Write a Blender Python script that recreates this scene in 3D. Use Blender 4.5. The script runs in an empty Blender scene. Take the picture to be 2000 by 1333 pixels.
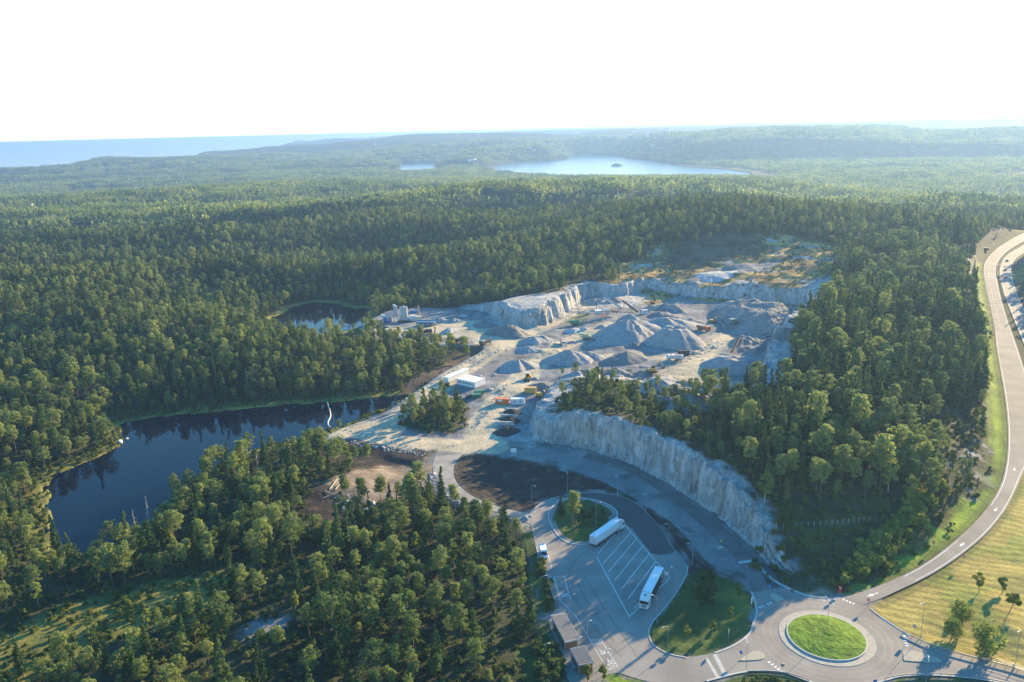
import bpy, bmesh, math, random
import numpy as np
from mathutils import Vector, Matrix
from mathutils.geometry import tessellate_polygon
rad = math.radians
random.seed(7)
RNG = np.random.default_rng(11)
S = bpy.context.scene
COL = S.collection

# ------------------------------------------------------------------ camera
FPX, CAM_H = 1555.0, 125.0           # focal length in photo pixels (2000 px wide), drone height
ROLL = math.atan(0.0261)
PITCH = math.atan((666.5 - (284.7 - 26.1 - 5.0)) * math.cos(ROLL) / FPX)
cd = bpy.data.cameras.new("camera")
cam = bpy.data.objects.new("camera", cd)
COL.objects.link(cam)
cd.sensor_width = 36.0
cd.lens = FPX / 2000.0 * 36.0
cd.clip_start, cd.clip_end = 1.0, 200000.0
_U = Vector((0, math.sin(PITCH), math.cos(PITCH)))
_F = Vector((0, math.cos(PITCH), -math.sin(PITCH)))
_X = Vector((1, 0, 0)) * math.cos(ROLL) - _U * math.sin(ROLL)
_Y = Vector((1, 0, 0)) * math.sin(ROLL) + _U * math.cos(ROLL)
m = Matrix((_X, _Y, -_F)).transposed().to_4x4()
m.translation = (0, 0, CAM_H)
cam.matrix_world = m
S.camera = cam

# ------------------------------------------------------------------ sky, sun, exposure
SUN_EL, SUN_AZ = rad(16.0), rad(46.5)      # azimuth clockwise from +Y
w = bpy.data.worlds.new("World")
S.world = w
w.use_nodes = True
nt = w.node_tree
sky = nt.nodes.new("ShaderNodeTexSky")
sky.sky_type = 'NISHITA'
sky.sun_disc = False
sky.sun_elevation, sky.sun_rotation = SUN_EL, SUN_AZ
sky.altitude = 100
sky.air_density, sky.dust_density, sky.ozone_density = 1.3, 0.2, 3.0
bg = nt.nodes["Background"]
bg.inputs[1].default_value = 0.13
hs = nt.nodes.new("ShaderNodeHueSaturation")
wc = nt.nodes.new("ShaderNodeTexCoord"); ws = nt.nodes.new("ShaderNodeSeparateXYZ"); wr = nt.nodes.new("ShaderNodeMapRange")
nt.links.new(wc.outputs["Generated"], ws.inputs[0]); nt.links.new(ws.outputs[2], wr.inputs["Value"])     # paler towards the horizon
for k_, v_ in (("From Min", 0.0), ("From Max", .22), ("To Min", .1), ("To Max", 1.4)): wr.inputs[k_].default_value = v_
nt.links.new(wr.outputs[0], hs.inputs["Saturation"])
nt.links.new(sky.outputs[0], hs.inputs["Color"])
nt.links.new(hs.outputs[0], bg.inputs[0])
sd = bpy.data.lights.new("sun", 'SUN')
sd.energy, sd.angle, sd.color = 5.0, rad(0.5), (1.0, 0.75, 0.40)
sun = bpy.data.objects.new("sun", sd)
COL.objects.link(sun)
sv = Vector((math.cos(SUN_EL) * math.sin(SUN_AZ), math.cos(SUN_EL) * math.cos(SUN_AZ), math.sin(SUN_EL)))
sun.rotation_euler = sv.to_track_quat('Z', 'Y').to_euler()
S.view_settings.view_transform = 'Standard'
S.view_settings.look = 'None'
S.view_settings.exposure = 1.82
S.view_settings.gamma = 1.0
S.cycles.max_bounces = 5
S.cycles.diffuse_bounces = 2
S.cycles.glossy_bounces = 2
S.cycles.transmission_bounces = 3
S.cycles.volume_bounces = 0
S.cycles.use_denoising = True

# ------------------------------------------------------------------ pixel of the photograph -> point on the ground
def ray(px, py):
    px, py = np.asarray(px, float), np.asarray(py, float)
    u, v = px - 1000.0, 666.5 - py
    uu = u * math.cos(ROLL) + v * math.sin(ROLL)
    vv = -u * math.sin(ROLL) + v * math.cos(ROLL)
    return np.stack([uu, FPX * math.cos(PITCH) + vv * math.sin(PITCH), -FPX * math.sin(PITCH) + vv * math.cos(PITCH)], -1)
def unz(px, py, z=0.0):
    d = ray(px, py)
    t = (np.asarray(z, float) - CAM_H) / np.minimum(d[..., 2], -1e-6)
    return np.stack([d[..., 0] * t, d[..., 1] * t], -1)
def upoly(pts, z=0.0):
    a = np.array(pts, float)
    return unz(a[:, 0], a[:, 1], z)
def project(x, y, z):
    P = np.stack([np.asarray(x, float), np.asarray(y, float), np.asarray(z, float) - CAM_H], -1)
    a = P @ np.array(_X); b = P @ np.array(_Y); c = P @ np.array(_F)
    return 1000 + a / c * FPX, 666.5 - b / c * FPX, c

# ------------------------------------------------------------------ noise and polygon helpers
_perm = np.random.default_rng(3).permutation(4096).astype(np.int32)
_ga = np.random.default_rng(4).uniform(0, 2 * np.pi, 4096)
_gx, _gy = np.cos(_ga).astype(np.float32), np.sin(_ga).astype(np.float32)
def gnoise(x, y, seed=0):
    fxi, fyi = np.floor(x), np.floor(y)
    ix, iy = fxi.astype(np.int32), fyi.astype(np.int32)
    fx, fy = (x - fxi).astype(np.float32), (y - fyi).astype(np.float32)
    sx, sy = fx * fx * (3 - 2 * fx), fy * fy * (3 - 2 * fy)
    row = [_perm[(iy + dy + seed * 131) & 4095] for dy in (0, 1)]
    r_ = []
    for dy in (0, 1):
        a = _perm[(ix + row[dy]) & 4095]; b = _perm[(ix + 1 + row[dy]) & 4095]
        g0 = _gx[a] * fx + _gy[a] * (fy - dy); g1 = _gx[b] * (fx - 1) + _gy[b] * (fy - dy)
        r_.append(g0 + sx * (g1 - g0))
    return (r_[0] + sy * (r_[1] - r_[0])) * 1.4
def fbm(x, y, scale, octaves=4, seed=0):
    r, a, f = 0, 1.0, 1.0 / scale
    for i in range(octaves):
        r = r + a * gnoise(x * f + i * 17.3, y * f - i * 9.1, seed + i)
        a *= 0.5; f *= 2.03
    return r
def sstep(a, b, x):
    t = np.clip((x - a) / (b - a), 0, 1)
    return t * t * (3 - 2 * t)
def sdist(X, Y, poly, margin=60.0):
    """signed distance to a polygon, positive inside; far points get -margin"""
    out = np.full(X.shape, -margin)
    lo, hi = poly.min(0) - margin, poly.max(0) + margin
    k = np.where((X > lo[0]) & (X < hi[0]) & (Y > lo[1]) & (Y < hi[1]))
    if len(k[0]) == 0:
        return out
    x, y = X[k], Y[k]
    d = np.full(x.shape, 1e9); ins = np.zeros(x.shape, bool)
    n = len(poly)
    for i in range(n):
        ax, ay = poly[i]; bx, by = poly[(i + 1) % n]
        ex, ey = bx - ax, by - ay
        t = np.clip(((x - ax) * ex + (y - ay) * ey) / (ex * ex + ey * ey + 1e-12), 0, 1)
        d = np.minimum(d, np.hypot(x - ax - t * ex, y - ay - t * ey))
        c = ((ay > y) != (by > y)) & (x < (bx - ax) * (y - ay) / (by - ay + 1e-12) + ax)
        ins ^= c
    out[k] = np.where(ins, d, -d)
    return out
def pline(X, Y, pts, margin=60.0):
    """distance to a polyline of (x, y, z) points and the z interpolated along it"""
    D = np.full(X.shape, margin); Z = np.zeros(X.shape)
    lo, hi = pts[:, :2].min(0) - margin, pts[:, :2].max(0) + margin
    k = np.where((X > lo[0]) & (X < hi[0]) & (Y > lo[1]) & (Y < hi[1]))
    if len(k[0]) == 0:
        return D, Z
    x, y = X[k], Y[k]; d = np.full(x.shape, 1e9); z = np.zeros(x.shape)
    for (ax, ay, az), (bx, by, bz) in zip(pts[:-1], pts[1:]):
        ex, ey = bx - ax, by - ay
        t = np.clip(((x - ax) * ex + (y - ay) * ey) / (ex * ex + ey * ey + 1e-12), 0, 1)
        q = np.hypot(x - ax - t * ex, y - ay - t * ey)
        w_ = q < d
        d = np.where(w_, q, d); z = np.where(w_, az + t * (bz - az), z)
    D[k] = d; Z[k] = z
    return D, Z
def smooth(poly, it=2, closed=True):
    p = np.array(poly, float)
    for _ in range(it):
        if closed:
            q = np.roll(p, -1, 0)
            p = np.stack([p * .75 + q * .25, p * .25 + q * .75], 1).reshape(-1, p.shape[1])
        else:
            a, b = p[:-1], p[1:]
            p = np.concatenate([p[:1], np.stack([a * .75 + b * .25, a * .25 + b * .75], 1).reshape(-1, p.shape[1]), p[-1:]])
    return p

# ------------------------------------------------------------------ plan of the place (outlines read off the photograph, unprojected to the ground)
ZONE_ROAD = smooth(upoly([(838,889),(857,880),(903,870),(960,856),(1020,866),(1050,865),(1100,871),(1150,883),(1200,898),(1250,917),(1300,947),(1350,977),(1400,1013),
    (1440,1046),(1470,1077),(1500,1108),(1535,1131),(1570,1143),(1612,1156),(1653,1163),(1682,1155),(1704,1149),(1716,1172),
    (1707,1178),(1700,1185),(1722,1200),(1779,1239),(1819,1260),(1881,1277),(2000,1307),(2150,1340),(2150,1500),(1000,1500),(1080,1330),(1105,1300),(1082,1262),(1063,1215),
    (1060,1160),(1050,1115),(1040,1075),(1030,1032),(1005,1013),(950,999),(908,985),(878,967),(850,943),(825,925)]), 1)
ZONE_PIT = smooth(upoly([(700,645),(735,616),(790,600),(870,603),(945,608),(962,625),(1000,640),(1040,642),(1080,634),(1105,615),(1133,600),(1147,583),(1190,584),(1232,583),(1262,572),
    (1300,578),(1345,586),(1400,590),(1485,592),(1575,603),(1578,620),(1556,640),(1545,672),(1528,682),(1500,700),(1484,735),(1473,768),(1473,792),(1440,806),(1380,800),(1300,788),(1240,775),
    (1190,762),(1140,748),(1100,740),(1075,750),(1050,775),(1032,800),(1024,835),(1020,866),(960,866),(903,880),(838,892),(748,872),(640,853),(645,842),(676,828),(753,802),(799,772),(830,754),
    (870,728),(906,705),(932,695),(957,680),(925,672),(860,672),(800,665),(750,660)], 2.2), 1)
POLY_ISLET_WOOD = upoly([(778,826),(812,798),(850,780),(905,784),(914,800),(903,832),(885,843),(822,842)], 0.5)
LAKE = smooth(upoly([(95,930),(160,905),(215,880),(238,868),(232,845),(225,830),(275,818),(330,812),(420,803),(500,796),(560,790),(620,787),(700,780),(780,772),(800,776),(760,798),(690,822),
    (655,838),(618,856),(575,862),(540,868),(480,884),(430,906),(375,942),(335,972),(265,1040),(195,1090),(120,1092),(88,1045),(95,1000),(85,965)], -4.0), 2)
POND = smooth(upoly([(520,625),(560,608),(575,598),(610,590),(660,592),(690,604),(720,600),(725,612),(715,630),(690,645),(640,655),(580,650),(530,640)], -4.0), 2)
SEA = unz(*np.array([(-900,440),(-200,360),(0,346),(116,343),(200,329),(255,333),(280,329),(328,323),(353,316),(398,309),(465,311),(494,302),(540,297),(557,293),(556,288),(592,282),(640,278),
    (700,272),(741,266),(772,264.6),(740,262.5),(0,285),(-900,309)], float).T, -40.0)
CHANNEL = unz(*np.array([(600,290),(640,288),(680,289),(683,293),(640,295),(605,293)], float).T, -40.0)
FJORD = smooth(unz(*np.array([(960,330),(975,321),(1050,315),(1118,312),(1108,306),(1140,303.5),(1180,303),(1225,310),(1285,315),(1305,324),(1380,329),(1440,334),(1470,343),(1470,352),(1380,352),(1200,350),(1000,340)], float).T, -40.0), 2)
FJORD_ARM = smooth(unz(*np.array([(772,321),(850,319),(858,323),(830,334),(800,340),(785,332)], float).T, -40.0), 1)
FJORD_FAR = smooth(unz(*np.array([(930,281),(942,274),(962,272),(985,278),(965,281.5)], float).T, -40.0), 1)
FJORD_FAR2 = unz(*np.array([(1020,284),(1035,282),(1056,283.5),(1040,286)], float).T, -40.0)
FJORD_FAR3 = unz(*np.array([(1055,291),(1070,289.5),(1086,291),(1070,294)], float).T, -40.0)

# ramp and motorway: left and right edge polylines (pixel x, pixel y, height)
def line3(pts):
    a = np.array(pts, float)
    return np.concatenate([unz(a[:, 0], a[:, 1], a[:, 2]), a[:, 2:3]], 1)
RAMP_L = smooth(line3([(1650,1167,0),(1682,1158,0),(1736,1137,0.1),(1798,1108,0.6),(1860,1062,1.3),(1914,1012,2),(1949,963,2.7),(1964,921,3.2),(1970,855,4),(1965,790,5),(1955,730,6),(1946,680,7),(1943,645,7.6),
    (1937,612,8.2),(1923,551,9.2),(1920,522,9.7),(1928,505,10),(1943,489,10.3),(1963,475,10.6),(1992,458,11),(2060,432,11.5)]), 2, False)
RAMP_R = smooth(line3([(1686,1182,0),(1707,1176,0),(1756,1153,0.1),(1819,1124,0.6),(1881,1083,1.3),(1935,1037,2),(1975,982,2.7),(1997,925,3.2),(2022,880,4),(2024,810,5),(2010,750,6),(1994,700,7),(1982,664,7.6),
    (1970,632,8.2),(1955,584,9.2),(1946,540,9.7),(1945,520,10),(1956,500,10.3),(1978,484,10.6),(2012,466,11),(2080,438,11.5)]), 2, False)
EAST_L = smooth(line3([(2060,780,4.8),(2012,700,7),(1996,664,7.6),(1983,632,8.2),(1964,584,9.2),(1953,540,9.7),(1953,520,10),(1964,500,10.3),(1985,487,10.6),(2017,469,11),(2085,441,11.5)]), 2, False)
EAST_R = smooth(line3([(2110,780,4.8),(2052,700,7),(2030,664,7.6),(2012,625,8.2),(1990,584,9.2),(1976,540,9.7),(1974,522,10),(1983,505,10.3),(2003,493,10.6),(2035,474,11),(2100,446,11.5)]), 2, False)
def resample(p, n):
    s = np.concatenate([[0], np.cumsum(np.hypot(*(np.diff(p[:, :2], axis=0).T)))])
    t = np.linspace(0, s[-1], n)
    return np.stack([np.interp(t, s, p[:, i]) for i in range(p.shape[1])], 1)
RL, RR = resample(RAMP_L, 120), resample(RAMP_R, 120)
EL, ER = resample(EAST_L, 80), resample(EAST_R, 80)
RAMP_POLY = np.concatenate([RL[:, :2], RR[::-1, :2]])
EAST_POLY = np.concatenate([EL[:, :2], ER[::-1, :2]])

# natural height of the land: control points (pixel x, pixel y, height) and (x, y, height)
CP = [(1035,843,4),(1070,818,9.5),(1110,808,12.5),(1150,812,14.5),(1200,824,14.5),(1250,840,14),(1300,864,13.5),(1350,902,13),(1400,946,11.5),(1450,996,9),(1500,1042,6.5),(1545,1090,3.5),(1590,1130,.8),
    (1620,1085,3),(1700,1080,2.5),(1640,1000,8),(1780,1050,2),(1850,985,3),(1600,920,13),(1720,900,13),(1850,880,9),(1920,850,6),(1890,800,10),(1700,780,18),(1850,700,16),(1610,760,18),(1750,600,25),(1850,560,20),
    (1700,500,29),(1890,490,16),(1520,800,17),(1560,690,23),(1530,900,15),(1450,870,16),(1615,600,23),(1000,800,3),(1080,790,10),(1160,780,13),(1260,800,13),(1380,830,13),(1910,620,11),(1915,560,12),
    (1400,556,12.5),(1320,556,11),(1500,560,13),(1570,570,14),(1640,555,17),(1230,520,16),(1300,505,19),(1400,498,22),(1560,495,24),(1640,510,23),(1450,540,15.5),(1230,560,12),(1180,565,11),(1150,560,13),
    (1380,470,29),(1480,450,34),(1000,592,13),(1080,592,13),(1060,612,12),(990,612,10),(950,592,7),(900,590,4),(800,585,2),(730,610,-1),
    (1800,1180,.6),(1900,1150,1.5),(2000,1100,2.5),(2000,1250,.3),(1900,1230,.4),(1750,1200,.1),(1960,1020,2.4),(2000,960,3),
    (850,820,1),(870,800,1.5),(760,760,-2),(830,720,-1),(900,690,0),(700,720,3),(600,740,4),(780,690,2),(600,680,6),(450,660,8),(200,650,7),(300,730,4),(150,760,3),(60,860,0),(140,860,-1),
    (100,560,9),(400,560,7),(560,590,-2),(540,600,0),(640,585,-1),(690,590,2),(500,480,12),(800,520,-1),(840,510,-1),(900,470,9),(1100,530,14),(1000,480,16),(1200,450,27),(750,570,5),
    (640,870,-2.5),(740,890,-2),(820,905,-1.5),(660,930,-.5),(720,950,1),(780,940,.5),(700,1000,-1.5),(600,1000,-1),(560,960,0),(480,900,1),(420,960,.5),(860,1000,-2),(920,1040,-1),(980,1080,-1.5),(1020,1150,-1),
    (900,1150,0),(700,1150,0),(520,1210,3.5),(300,1160,-1.5),(450,1130,-1.5),(100,1230,-1.5),(350,1280,1.5),(100,1320,0),(650,1300,2),(900,1300,1),(1050,1250,-1),(200,1080,0),(40,1000,0),(300,1050,.5),(560,1090,-.5)]
_cp = np.array(CP, float)
_w = np.concatenate([unz(_cp[:, 0], _cp[:, 1], _cp[:, 2]), _cp[:, 2:3]], 1)
_extra = np.array([(-500,300,2),(-700,700,6),(-300,1000,10),(0,1200,12),(500,1200,24),(800,900,20),(800,500,18),(420,300,14),(330,440,16),(220,140,1),(-200,110,0),(0,90,0),(0,800,6),(-150,750,6),(330,850,28),
    (200,1000,22),(420,520,22),(520,680,22),(-900,300,4),(900,250,12),(-1200,900,4),(1400,900,20),(0,1600,8),(800,1600,20),(-800,1500,0),(380,700,16),(330,580,17)], float)
_w = np.concatenate([_w, _extra])
_C = np.array([0.0, 400.0]); _sc = 100.0
def _phi(r2):
    return 0.5 * r2 * np.log(r2 + 1e-9)
_p = (_w[:, :2] - _C) / _sc
_n = len(_p)
_A = np.zeros((_n + 3, _n + 3))
_A[:_n, :_n] = _phi(((_p[:, None] - _p[None]) ** 2).sum(-1)) + np.eye(_n) * 0.02
_A[:_n, _n] = 1; _A[:_n, _n + 1:] = _p; _A[_n, :_n] = 1; _A[_n + 1:, :_n] = _p.T
_coef = np.linalg.solve(_A, np.concatenate([_w[:, 2], np.zeros(3)]))
def tps(X, Y):
    out = np.zeros(X.shape)
    x, y = (X.ravel() - _C[0]) / _sc, (Y.ravel() - _C[1]) / _sc
    o = _coef[_n] + _coef[_n + 1] * x + _coef[_n + 2] * y
    for i in range(_n):
        o = o + _coef[i] * _phi((x - _p[i, 0]) ** 2 + (y - _p[i, 1]) ** 2)
    return o.reshape(X.shape)

def far_height(X, Y):
    r = np.hypot(X, Y); az = np.degrees(np.arctan2(X, Y))
    h = 8 + 8 * sstep(-5, 15, az) - 44 * sstep(1450, 2900, r) * (1 - .45 * sstep(14, 26, az))
    ru, rv = X * .9 + Y * .3, Y * .95 - X * .25       # ridges run across the view, a little tilted
    h = h + (30 - 15 * sstep(1500, 2600, r)) * fbm(ru * .55, rv, 420, 3, 5) * sstep(650, 1100, r)
    h = h + 8 * np.exp(-((rv - (1330 - .08 * X)) / 190.0) ** 2) * sstep(-250, 200, X) * (1 - sstep(250, 450, X))
    h = h - 30 * sstep(11, 24, az) * sstep(1250, 1650, r)
    h = h + 10 * np.exp(-((rv - 2100) / 220.0) ** 2) * sstep(0, -500, X)
    h = h + 26 * (np.abs(fbm(ru * .6, rv, 700, 3, 15)) - .2) * sstep(1900, 3000, r)
    cap = 125 - 14 - r * np.interp(az, [-52, -33, -12, 0, 16, 25, 33, 52], [.043, .043, .051, .057, .060, .075, .083, .083])
    h = np.where((r > 700) & (r < 3800), cap - 6 * np.logaddexp(0, np.clip((cap - h) / 6, -50, 50)), h)
    farm = sstep(3300, 5200, r)
    hf = -28 + 80 * np.abs(fbm(X * .7, Y, 1500, 4, 21)) + 30 * fbm(X, Y, 700, 3, 27)
    hf = hf + 190 * sstep(5500, 10500, r) * sstep(2, 26, az) * (.75 + .45 * fbm(X, Y, 3500, 3, 31)) + 75 * sstep(7000, 13000, r) * sstep(-8, 6, az)
    hf = hf - (hf + 36) * .62 * sstep(-6, -14, az) * (1 - sstep(6000, 9000, r))
    hf = 140 - 8 * np.logaddexp(0, np.clip((140 - hf) / 8, -50, 50))
    out = h * (1 - farm) + hf * farm
    for px_, py_, hh, rad_ in ((35,344,38,330), (215,337,38,420), (420,314,42,800), (900,302,62,900), (790,288,60,1500), (1010,299,50,700), (1420,305,55,900), (1700,306,60,1100), (1180,283,60,1500), (1500,270,70,2000)):
        c = unz(px_, py_, -40.0)
        out = out + hh * np.exp(-(((X - c[0]) / (1.6 * rad_)) ** 2 + ((Y - c[1]) / rad_) ** 2))
    return np.where(r > 4000, 112 - 14 * np.logaddexp(0, np.clip((112 - out) / 14, -50, 50)), out)

TALUS = upoly([(1370,596),(1480,597),(1578,608),(1572,650),(1535,668),(1480,660),(1420,640),(1375,618)], 4)
MOUNDS = [(upoly(p, 3), h_) for p, h_ in (([(1180,700),(1260,712),(1330,700),(1300,735),(1240,762),(1170,745)], 3.2), ([(1255,592),(1330,600),(1390,640),(1330,628),(1260,625)], 3.5), ([(1085,722),(1180,722),(1200,755),(1130,745),(1080,742)], 2.6), ([(1400,655),(1500,668),(1540,690),(1490,712),(1450,700),(1420,672)], 4.0), ([(1000,660),(1090,640),(1120,690),(1040,700)], 1.2), ([(900,605),(950,612),(960,640),(900,625)], 2.2), ([(1290,760),(1400,765),(1450,800),(1380,805),(1290,795)], 2.5))]
def pit_floor(X, Y):
    return sum(h_ * sstep(0, 9, sdist(X, Y, p, 30)) * (.35 + np.clip(1.3 * fbm(X, Y, 15, 4, 8 + i), -.3, 1.2)) for i, (p, h_) in enumerate(MOUNDS)) + 8.5 * sstep(0, 22, sdist(X, Y, TALUS, 40)) * (1 + .3 * fbm(X, Y, 14, 3, 7)) + 2.2 * sstep(315, 400, Y) + 1.5 * sstep(20, 90, X) * sstep(330, 380, Y) + .8 * fbm(X, Y, 24, 4, 3)

KEYS = ('gravel', 'rock', 'peat', 'heath', 'lawn', 'field', 'marsh', 'grass', 'bog', 'sand', 'sandpeat', 'brush', 'scrubrock', 'outcrop')
ALBEDO = dict(gravel=(.19, .183, .18), rock=(.36, .345, .33), peat=(.042, .033, .028), heath=(.26, .16, .06), lawn=(.17, .25, .025), field=(.34, .27, .075), marsh=(.16, .155, .04),
              grass=(.05, .085, .022), bog=(.06, .062, .026), sand=(.24, .18, .125), sandpeat=(.12, .085, .06), brush=(.085, .075, .05), scrubrock=(.14, .14, .10), outcrop=(.19, .175, .165))
FLOOR = (.045, .048, .024)
def terrain(X, Y):
    """height and material weights"""
    r = np.hypot(X, Y)
    near = r < 1500
    Z = far_height(X, Y)
    zn = np.zeros(X.shape)
    zn[near] = tps(X[near], Y[near])
    wn = 1 - sstep(820, 1350, r)
    Z = Z * (1 - wn) + zn * wn
    rough = 1.5 * fbm(X, Y, 55, 3, 40) + .5 * fbm(X, Y, 13, 3, 41)
    Z = Z + rough * np.where(r < 1500, 1, 1.6)
    azd = np.degrees(np.arctan2(X, Y))
    rid = (.42 - np.abs(fbm((X * .9 + Y * .3) * .5, Y * .95 - X * .25, 230, 3, 45))) * 34
    Z = Z + rid * sstep(430, 640, r) * (1 - sstep(-6, 1, azd) * (1 - sstep(690, 820, r))) * (1 - sstep(1150, 1400, r))
    Z = np.where(r < 1400, -2.2 + 1.2 * np.logaddexp(0, np.clip((Z + 2.2) / 1.2, -40, 40)), Z)
    Znat = Z.copy()
    M = {k: np.zeros(X.shape) for k in KEYS + ('clear',)}
    # lakes and the pond
    for P, wd in ((LAKE, 26), (POND, 60)):
        d = sdist(X, Y, P, 80) + 1.2 * fbm(X, Y, 9, 2, 51)
        Z = np.where(d > -wd, Z + (-3.45 - Z) * sstep(-wd, -2, d), Z)
        Z = np.where(d > 0, -3.9 - np.minimum(d * .4, 3), Z)
        M['marsh'] = np.maximum(M['marsh'], sstep(-9, -2, d))
        M['clear'] = np.maximum(M['clear'], sstep(-5.0 - 3 * fbm(X, Y, 30, 2, 52), -2, d))
    op = sstep(.55, .72, fbm(X, Y, 85, 3, 53)) * sstep(430, 560, r) * (r < 1400)
    M['marsh'] = np.maximum(M['marsh'], op); M['clear'] = np.maximum(M['clear'], op * .9)
    # cut for the rest area and roads
    d = -sdist(X, Y, ZONE_ROAD, 80)
    jit = np.abs(fbm(X, Y, 17, 4, 60)) * 2.4 + .22 * fbm(X, Y, 2.6, 2, 61)
    hi = np.clip((Z - 1.5) / 5, 0, 1)
    k = sstep(0, 4.2 - 1.2 * hi, d - jit * hi)
    terr = 2.2 * fbm(X, Y, 3.6, 4, 62) * hi * np.clip(1 - np.abs(d - 3) / 5, 0, 1)
    Zr = -0.08 * (d < .4)
    Z = np.where(d < 70, Zr * (1 - k) + (Z + terr) * k, Z)
    M['clear'] = np.maximum(M['clear'], 1 - sstep(3, 4.5, d))
    M['rock'] = np.maximum(M['rock'], hi * sstep(9 + 5 * fbm(X, Y, 7, 3, 63), 4, d) * (d > 0.3))
    M['clear'] = np.maximum(M['clear'], hi * sstep(9, 7, d))
    M['gravel'] = np.maximum(M['gravel'], 1 - sstep(-.5, 2.5, d))
    # quarry
    dq = -sdist(X, Y, ZONE_PIT, 80)
    zf = pit_floor(X, Y)
    hi = np.clip((np.abs(Z - zf) - 1.5) / 4, 0, 1) * (Z > zf)
    k = sstep(0, 5.5 - 1.5 * hi, dq - jit * 2.0 * hi)
    terr = 2.0 * fbm(X, Y, 6.0, 3, 64) * hi * np.clip(1 - np.abs(dq - 4) / 8, 0, 1)
    wq = (dq < 60) & (d > 0)
    Z = np.where(wq, zf * (1 - k) + (Z + terr) * k, Z)
    M['clear'] = np.maximum(M['clear'], (1 - sstep(4, 6, dq)))
    M['gravel'] = np.maximum(M['gravel'], 1 - sstep(1, 5, dq))
    M['rock'] = np.maximum(M['rock'], hi * sstep(15 + 10 * fbm(X, Y, 9, 3, 65), 6, dq) * (dq > 0.5))
    M['clear'] = np.maximum(M['clear'], hi * sstep(16, 12, dq))
    # wooded islet between the quarry roads
    di = sdist(X, Y, POLY_ISLET_WOOD, 40)
    for key in ('gravel', 'clear'):
        M[key] = M[key] * (1 - sstep(-1, 1, di))
    Z = Z + .8 * sstep(0, 4, di)
    # ramp and motorway benches
    mid = (RL + RR) / 2
    hw = float(np.hypot(*(RL - RR)[30, :2])) / 2
    dr, zr = pline(X, Y, mid, 70)
    de, ze = pline(X, Y, (EL + ER) / 2, 70)
    dm = np.minimum(-sdist(X, Y, RAMP_POLY, 70), -sdist(X, Y, EAST_POLY, 70))
    zz = np.where(dr < de, zr, ze)
    inz = d > 0.5
    kk = sstep(1.5, 13, dm)
    Z = np.where((dm < 60) & inz, (zz - .25) * (1 - kk) + Z * kk, Z)
    M['clear'] = np.maximum(M['clear'], 1 - sstep(7, 9 + 3 * fbm(X, Y, 20, 2, 66), dm))
    side = sdist(X, Y, G_LAWN, 60)
    M['lawn'] = np.maximum(M['lawn'], sstep(-2, 2, side))
    fd = sdist(X, Y, G_FIELD, 60)
    M['field'] = sstep(-2, 1.5, fd)
    M['gravel'] = M['gravel'] * (1 - M['field']) * (1 - M['lawn'])
    M['clear'] = np.maximum(M['clear'], np.maximum(sstep(-3, 0, fd), sstep(-2, 1, side)))
    dh = sdist(X, Y, PATCHES[HEATH_I][0], 60)
    Z = Z + sstep(-6, 8, dh) * (1.9 * fbm(X, Y * 1.6, 34, 3, 74) + .6 * fbm(X, Y, 8, 3, 75)) * (dq > 4)
    # surfaces by outline
    dp = sdist(X, Y, PEAT_POLY, 30)
    Z = Z - sstep(0, 6, dp) * (.9 + .5 * fbm(X, Y, 9, 3, 71)) + sstep(0, 2, dp) * .25 * fbm(X, Y, 2.2, 2, 72)
    for P in (LOOP_POLY, VERGE_POLY, SOUTH_POLY):
        Z = Z + sstep(.3, 2.5, sdist(X, Y, P, 30)) * (.25 + .25 * fbm(X, Y, 7, 3, 73))
    for P, key, soft in PATCHES:
        q = sstep(-soft, soft, sdist(X, Y, P, 60) + soft * 1.2 * fbm(X, Y, 6, 3, 70))
        for kx in KEYS:
            M[kx] = np.maximum(M[kx], q) if kx == key else M[kx] * (1 - q)
        M['clear'] = np.maximum(M['clear'], q * (.82 if key == 'brush' else 1))
    # coast
    dsea = -1e9
    if (r > 1200).any():
        far = r > 1200
        xx, yy = X[far], Y[far]; z = np.maximum(Z[far], -36.5); rr = np.hypot(xx, yy)
        jit = 22 * fbm(xx, yy, 160, 3, 80) * (0.3 + np.minimum(rr, 6000) / 6000)
        for P in (SEA, CHANNEL, FJORD, FJORD_ARM, FJORD_FAR, FJORD_FAR2, FJORD_FAR3):
            q = sdist(xx, yy, P, 600) + jit
            z = np.where((q > -200) & (q <= -6), np.minimum(z, -38 + (np.maximum(z, -38) + 38) * sstep(0, 200, -q)), z)
            z = np.where(q > -6, -44.0, z)
        Z[far] = np.where(rr > 1300, z, Z[far])
    return Z, M

# outlines of single surfaces
G_LAWN = np.concatenate([smooth(line3([(1660,1160,0),(1700,1145,.2),(1790,1100,.6),(1850,1058,1.3),(1905,1008,2),(1943,960,2.7),(1960,915,3.2),(1964,855,4),(1959,790,5),(1949,730,6),(1940,680,7),(1932,620,8),(1919,555,9),(1914,515,10)]), 1, False)[:, :2],
    smooth(line3([(1900,520,10),(1903,560,9),(1915,620,8),(1923,680,7),(1926,730,6),(1930,790,5),(1936,855,4),(1932,905,3.5),(1915,945,3),(1870,995,2.5),(1815,1040,1.6),(1760,1080,1),(1700,1120,.5),(1640,1145,.3)]), 1, False)[:, :2]])
G_FIELD = upoly([(1700,1188),(1712,1180),(1760,1158),(1822,1128),(1884,1087),(1940,1041),(1980,986),(2003,930),(2200,900),(2300,1330),(2000,1303),(1881,1274),(1819,1257),(1780,1238),(1722,1200)], 1.0)
def pz(pts, z=0.0, it=1):
    return smooth(upoly(pts, z), it)
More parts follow.
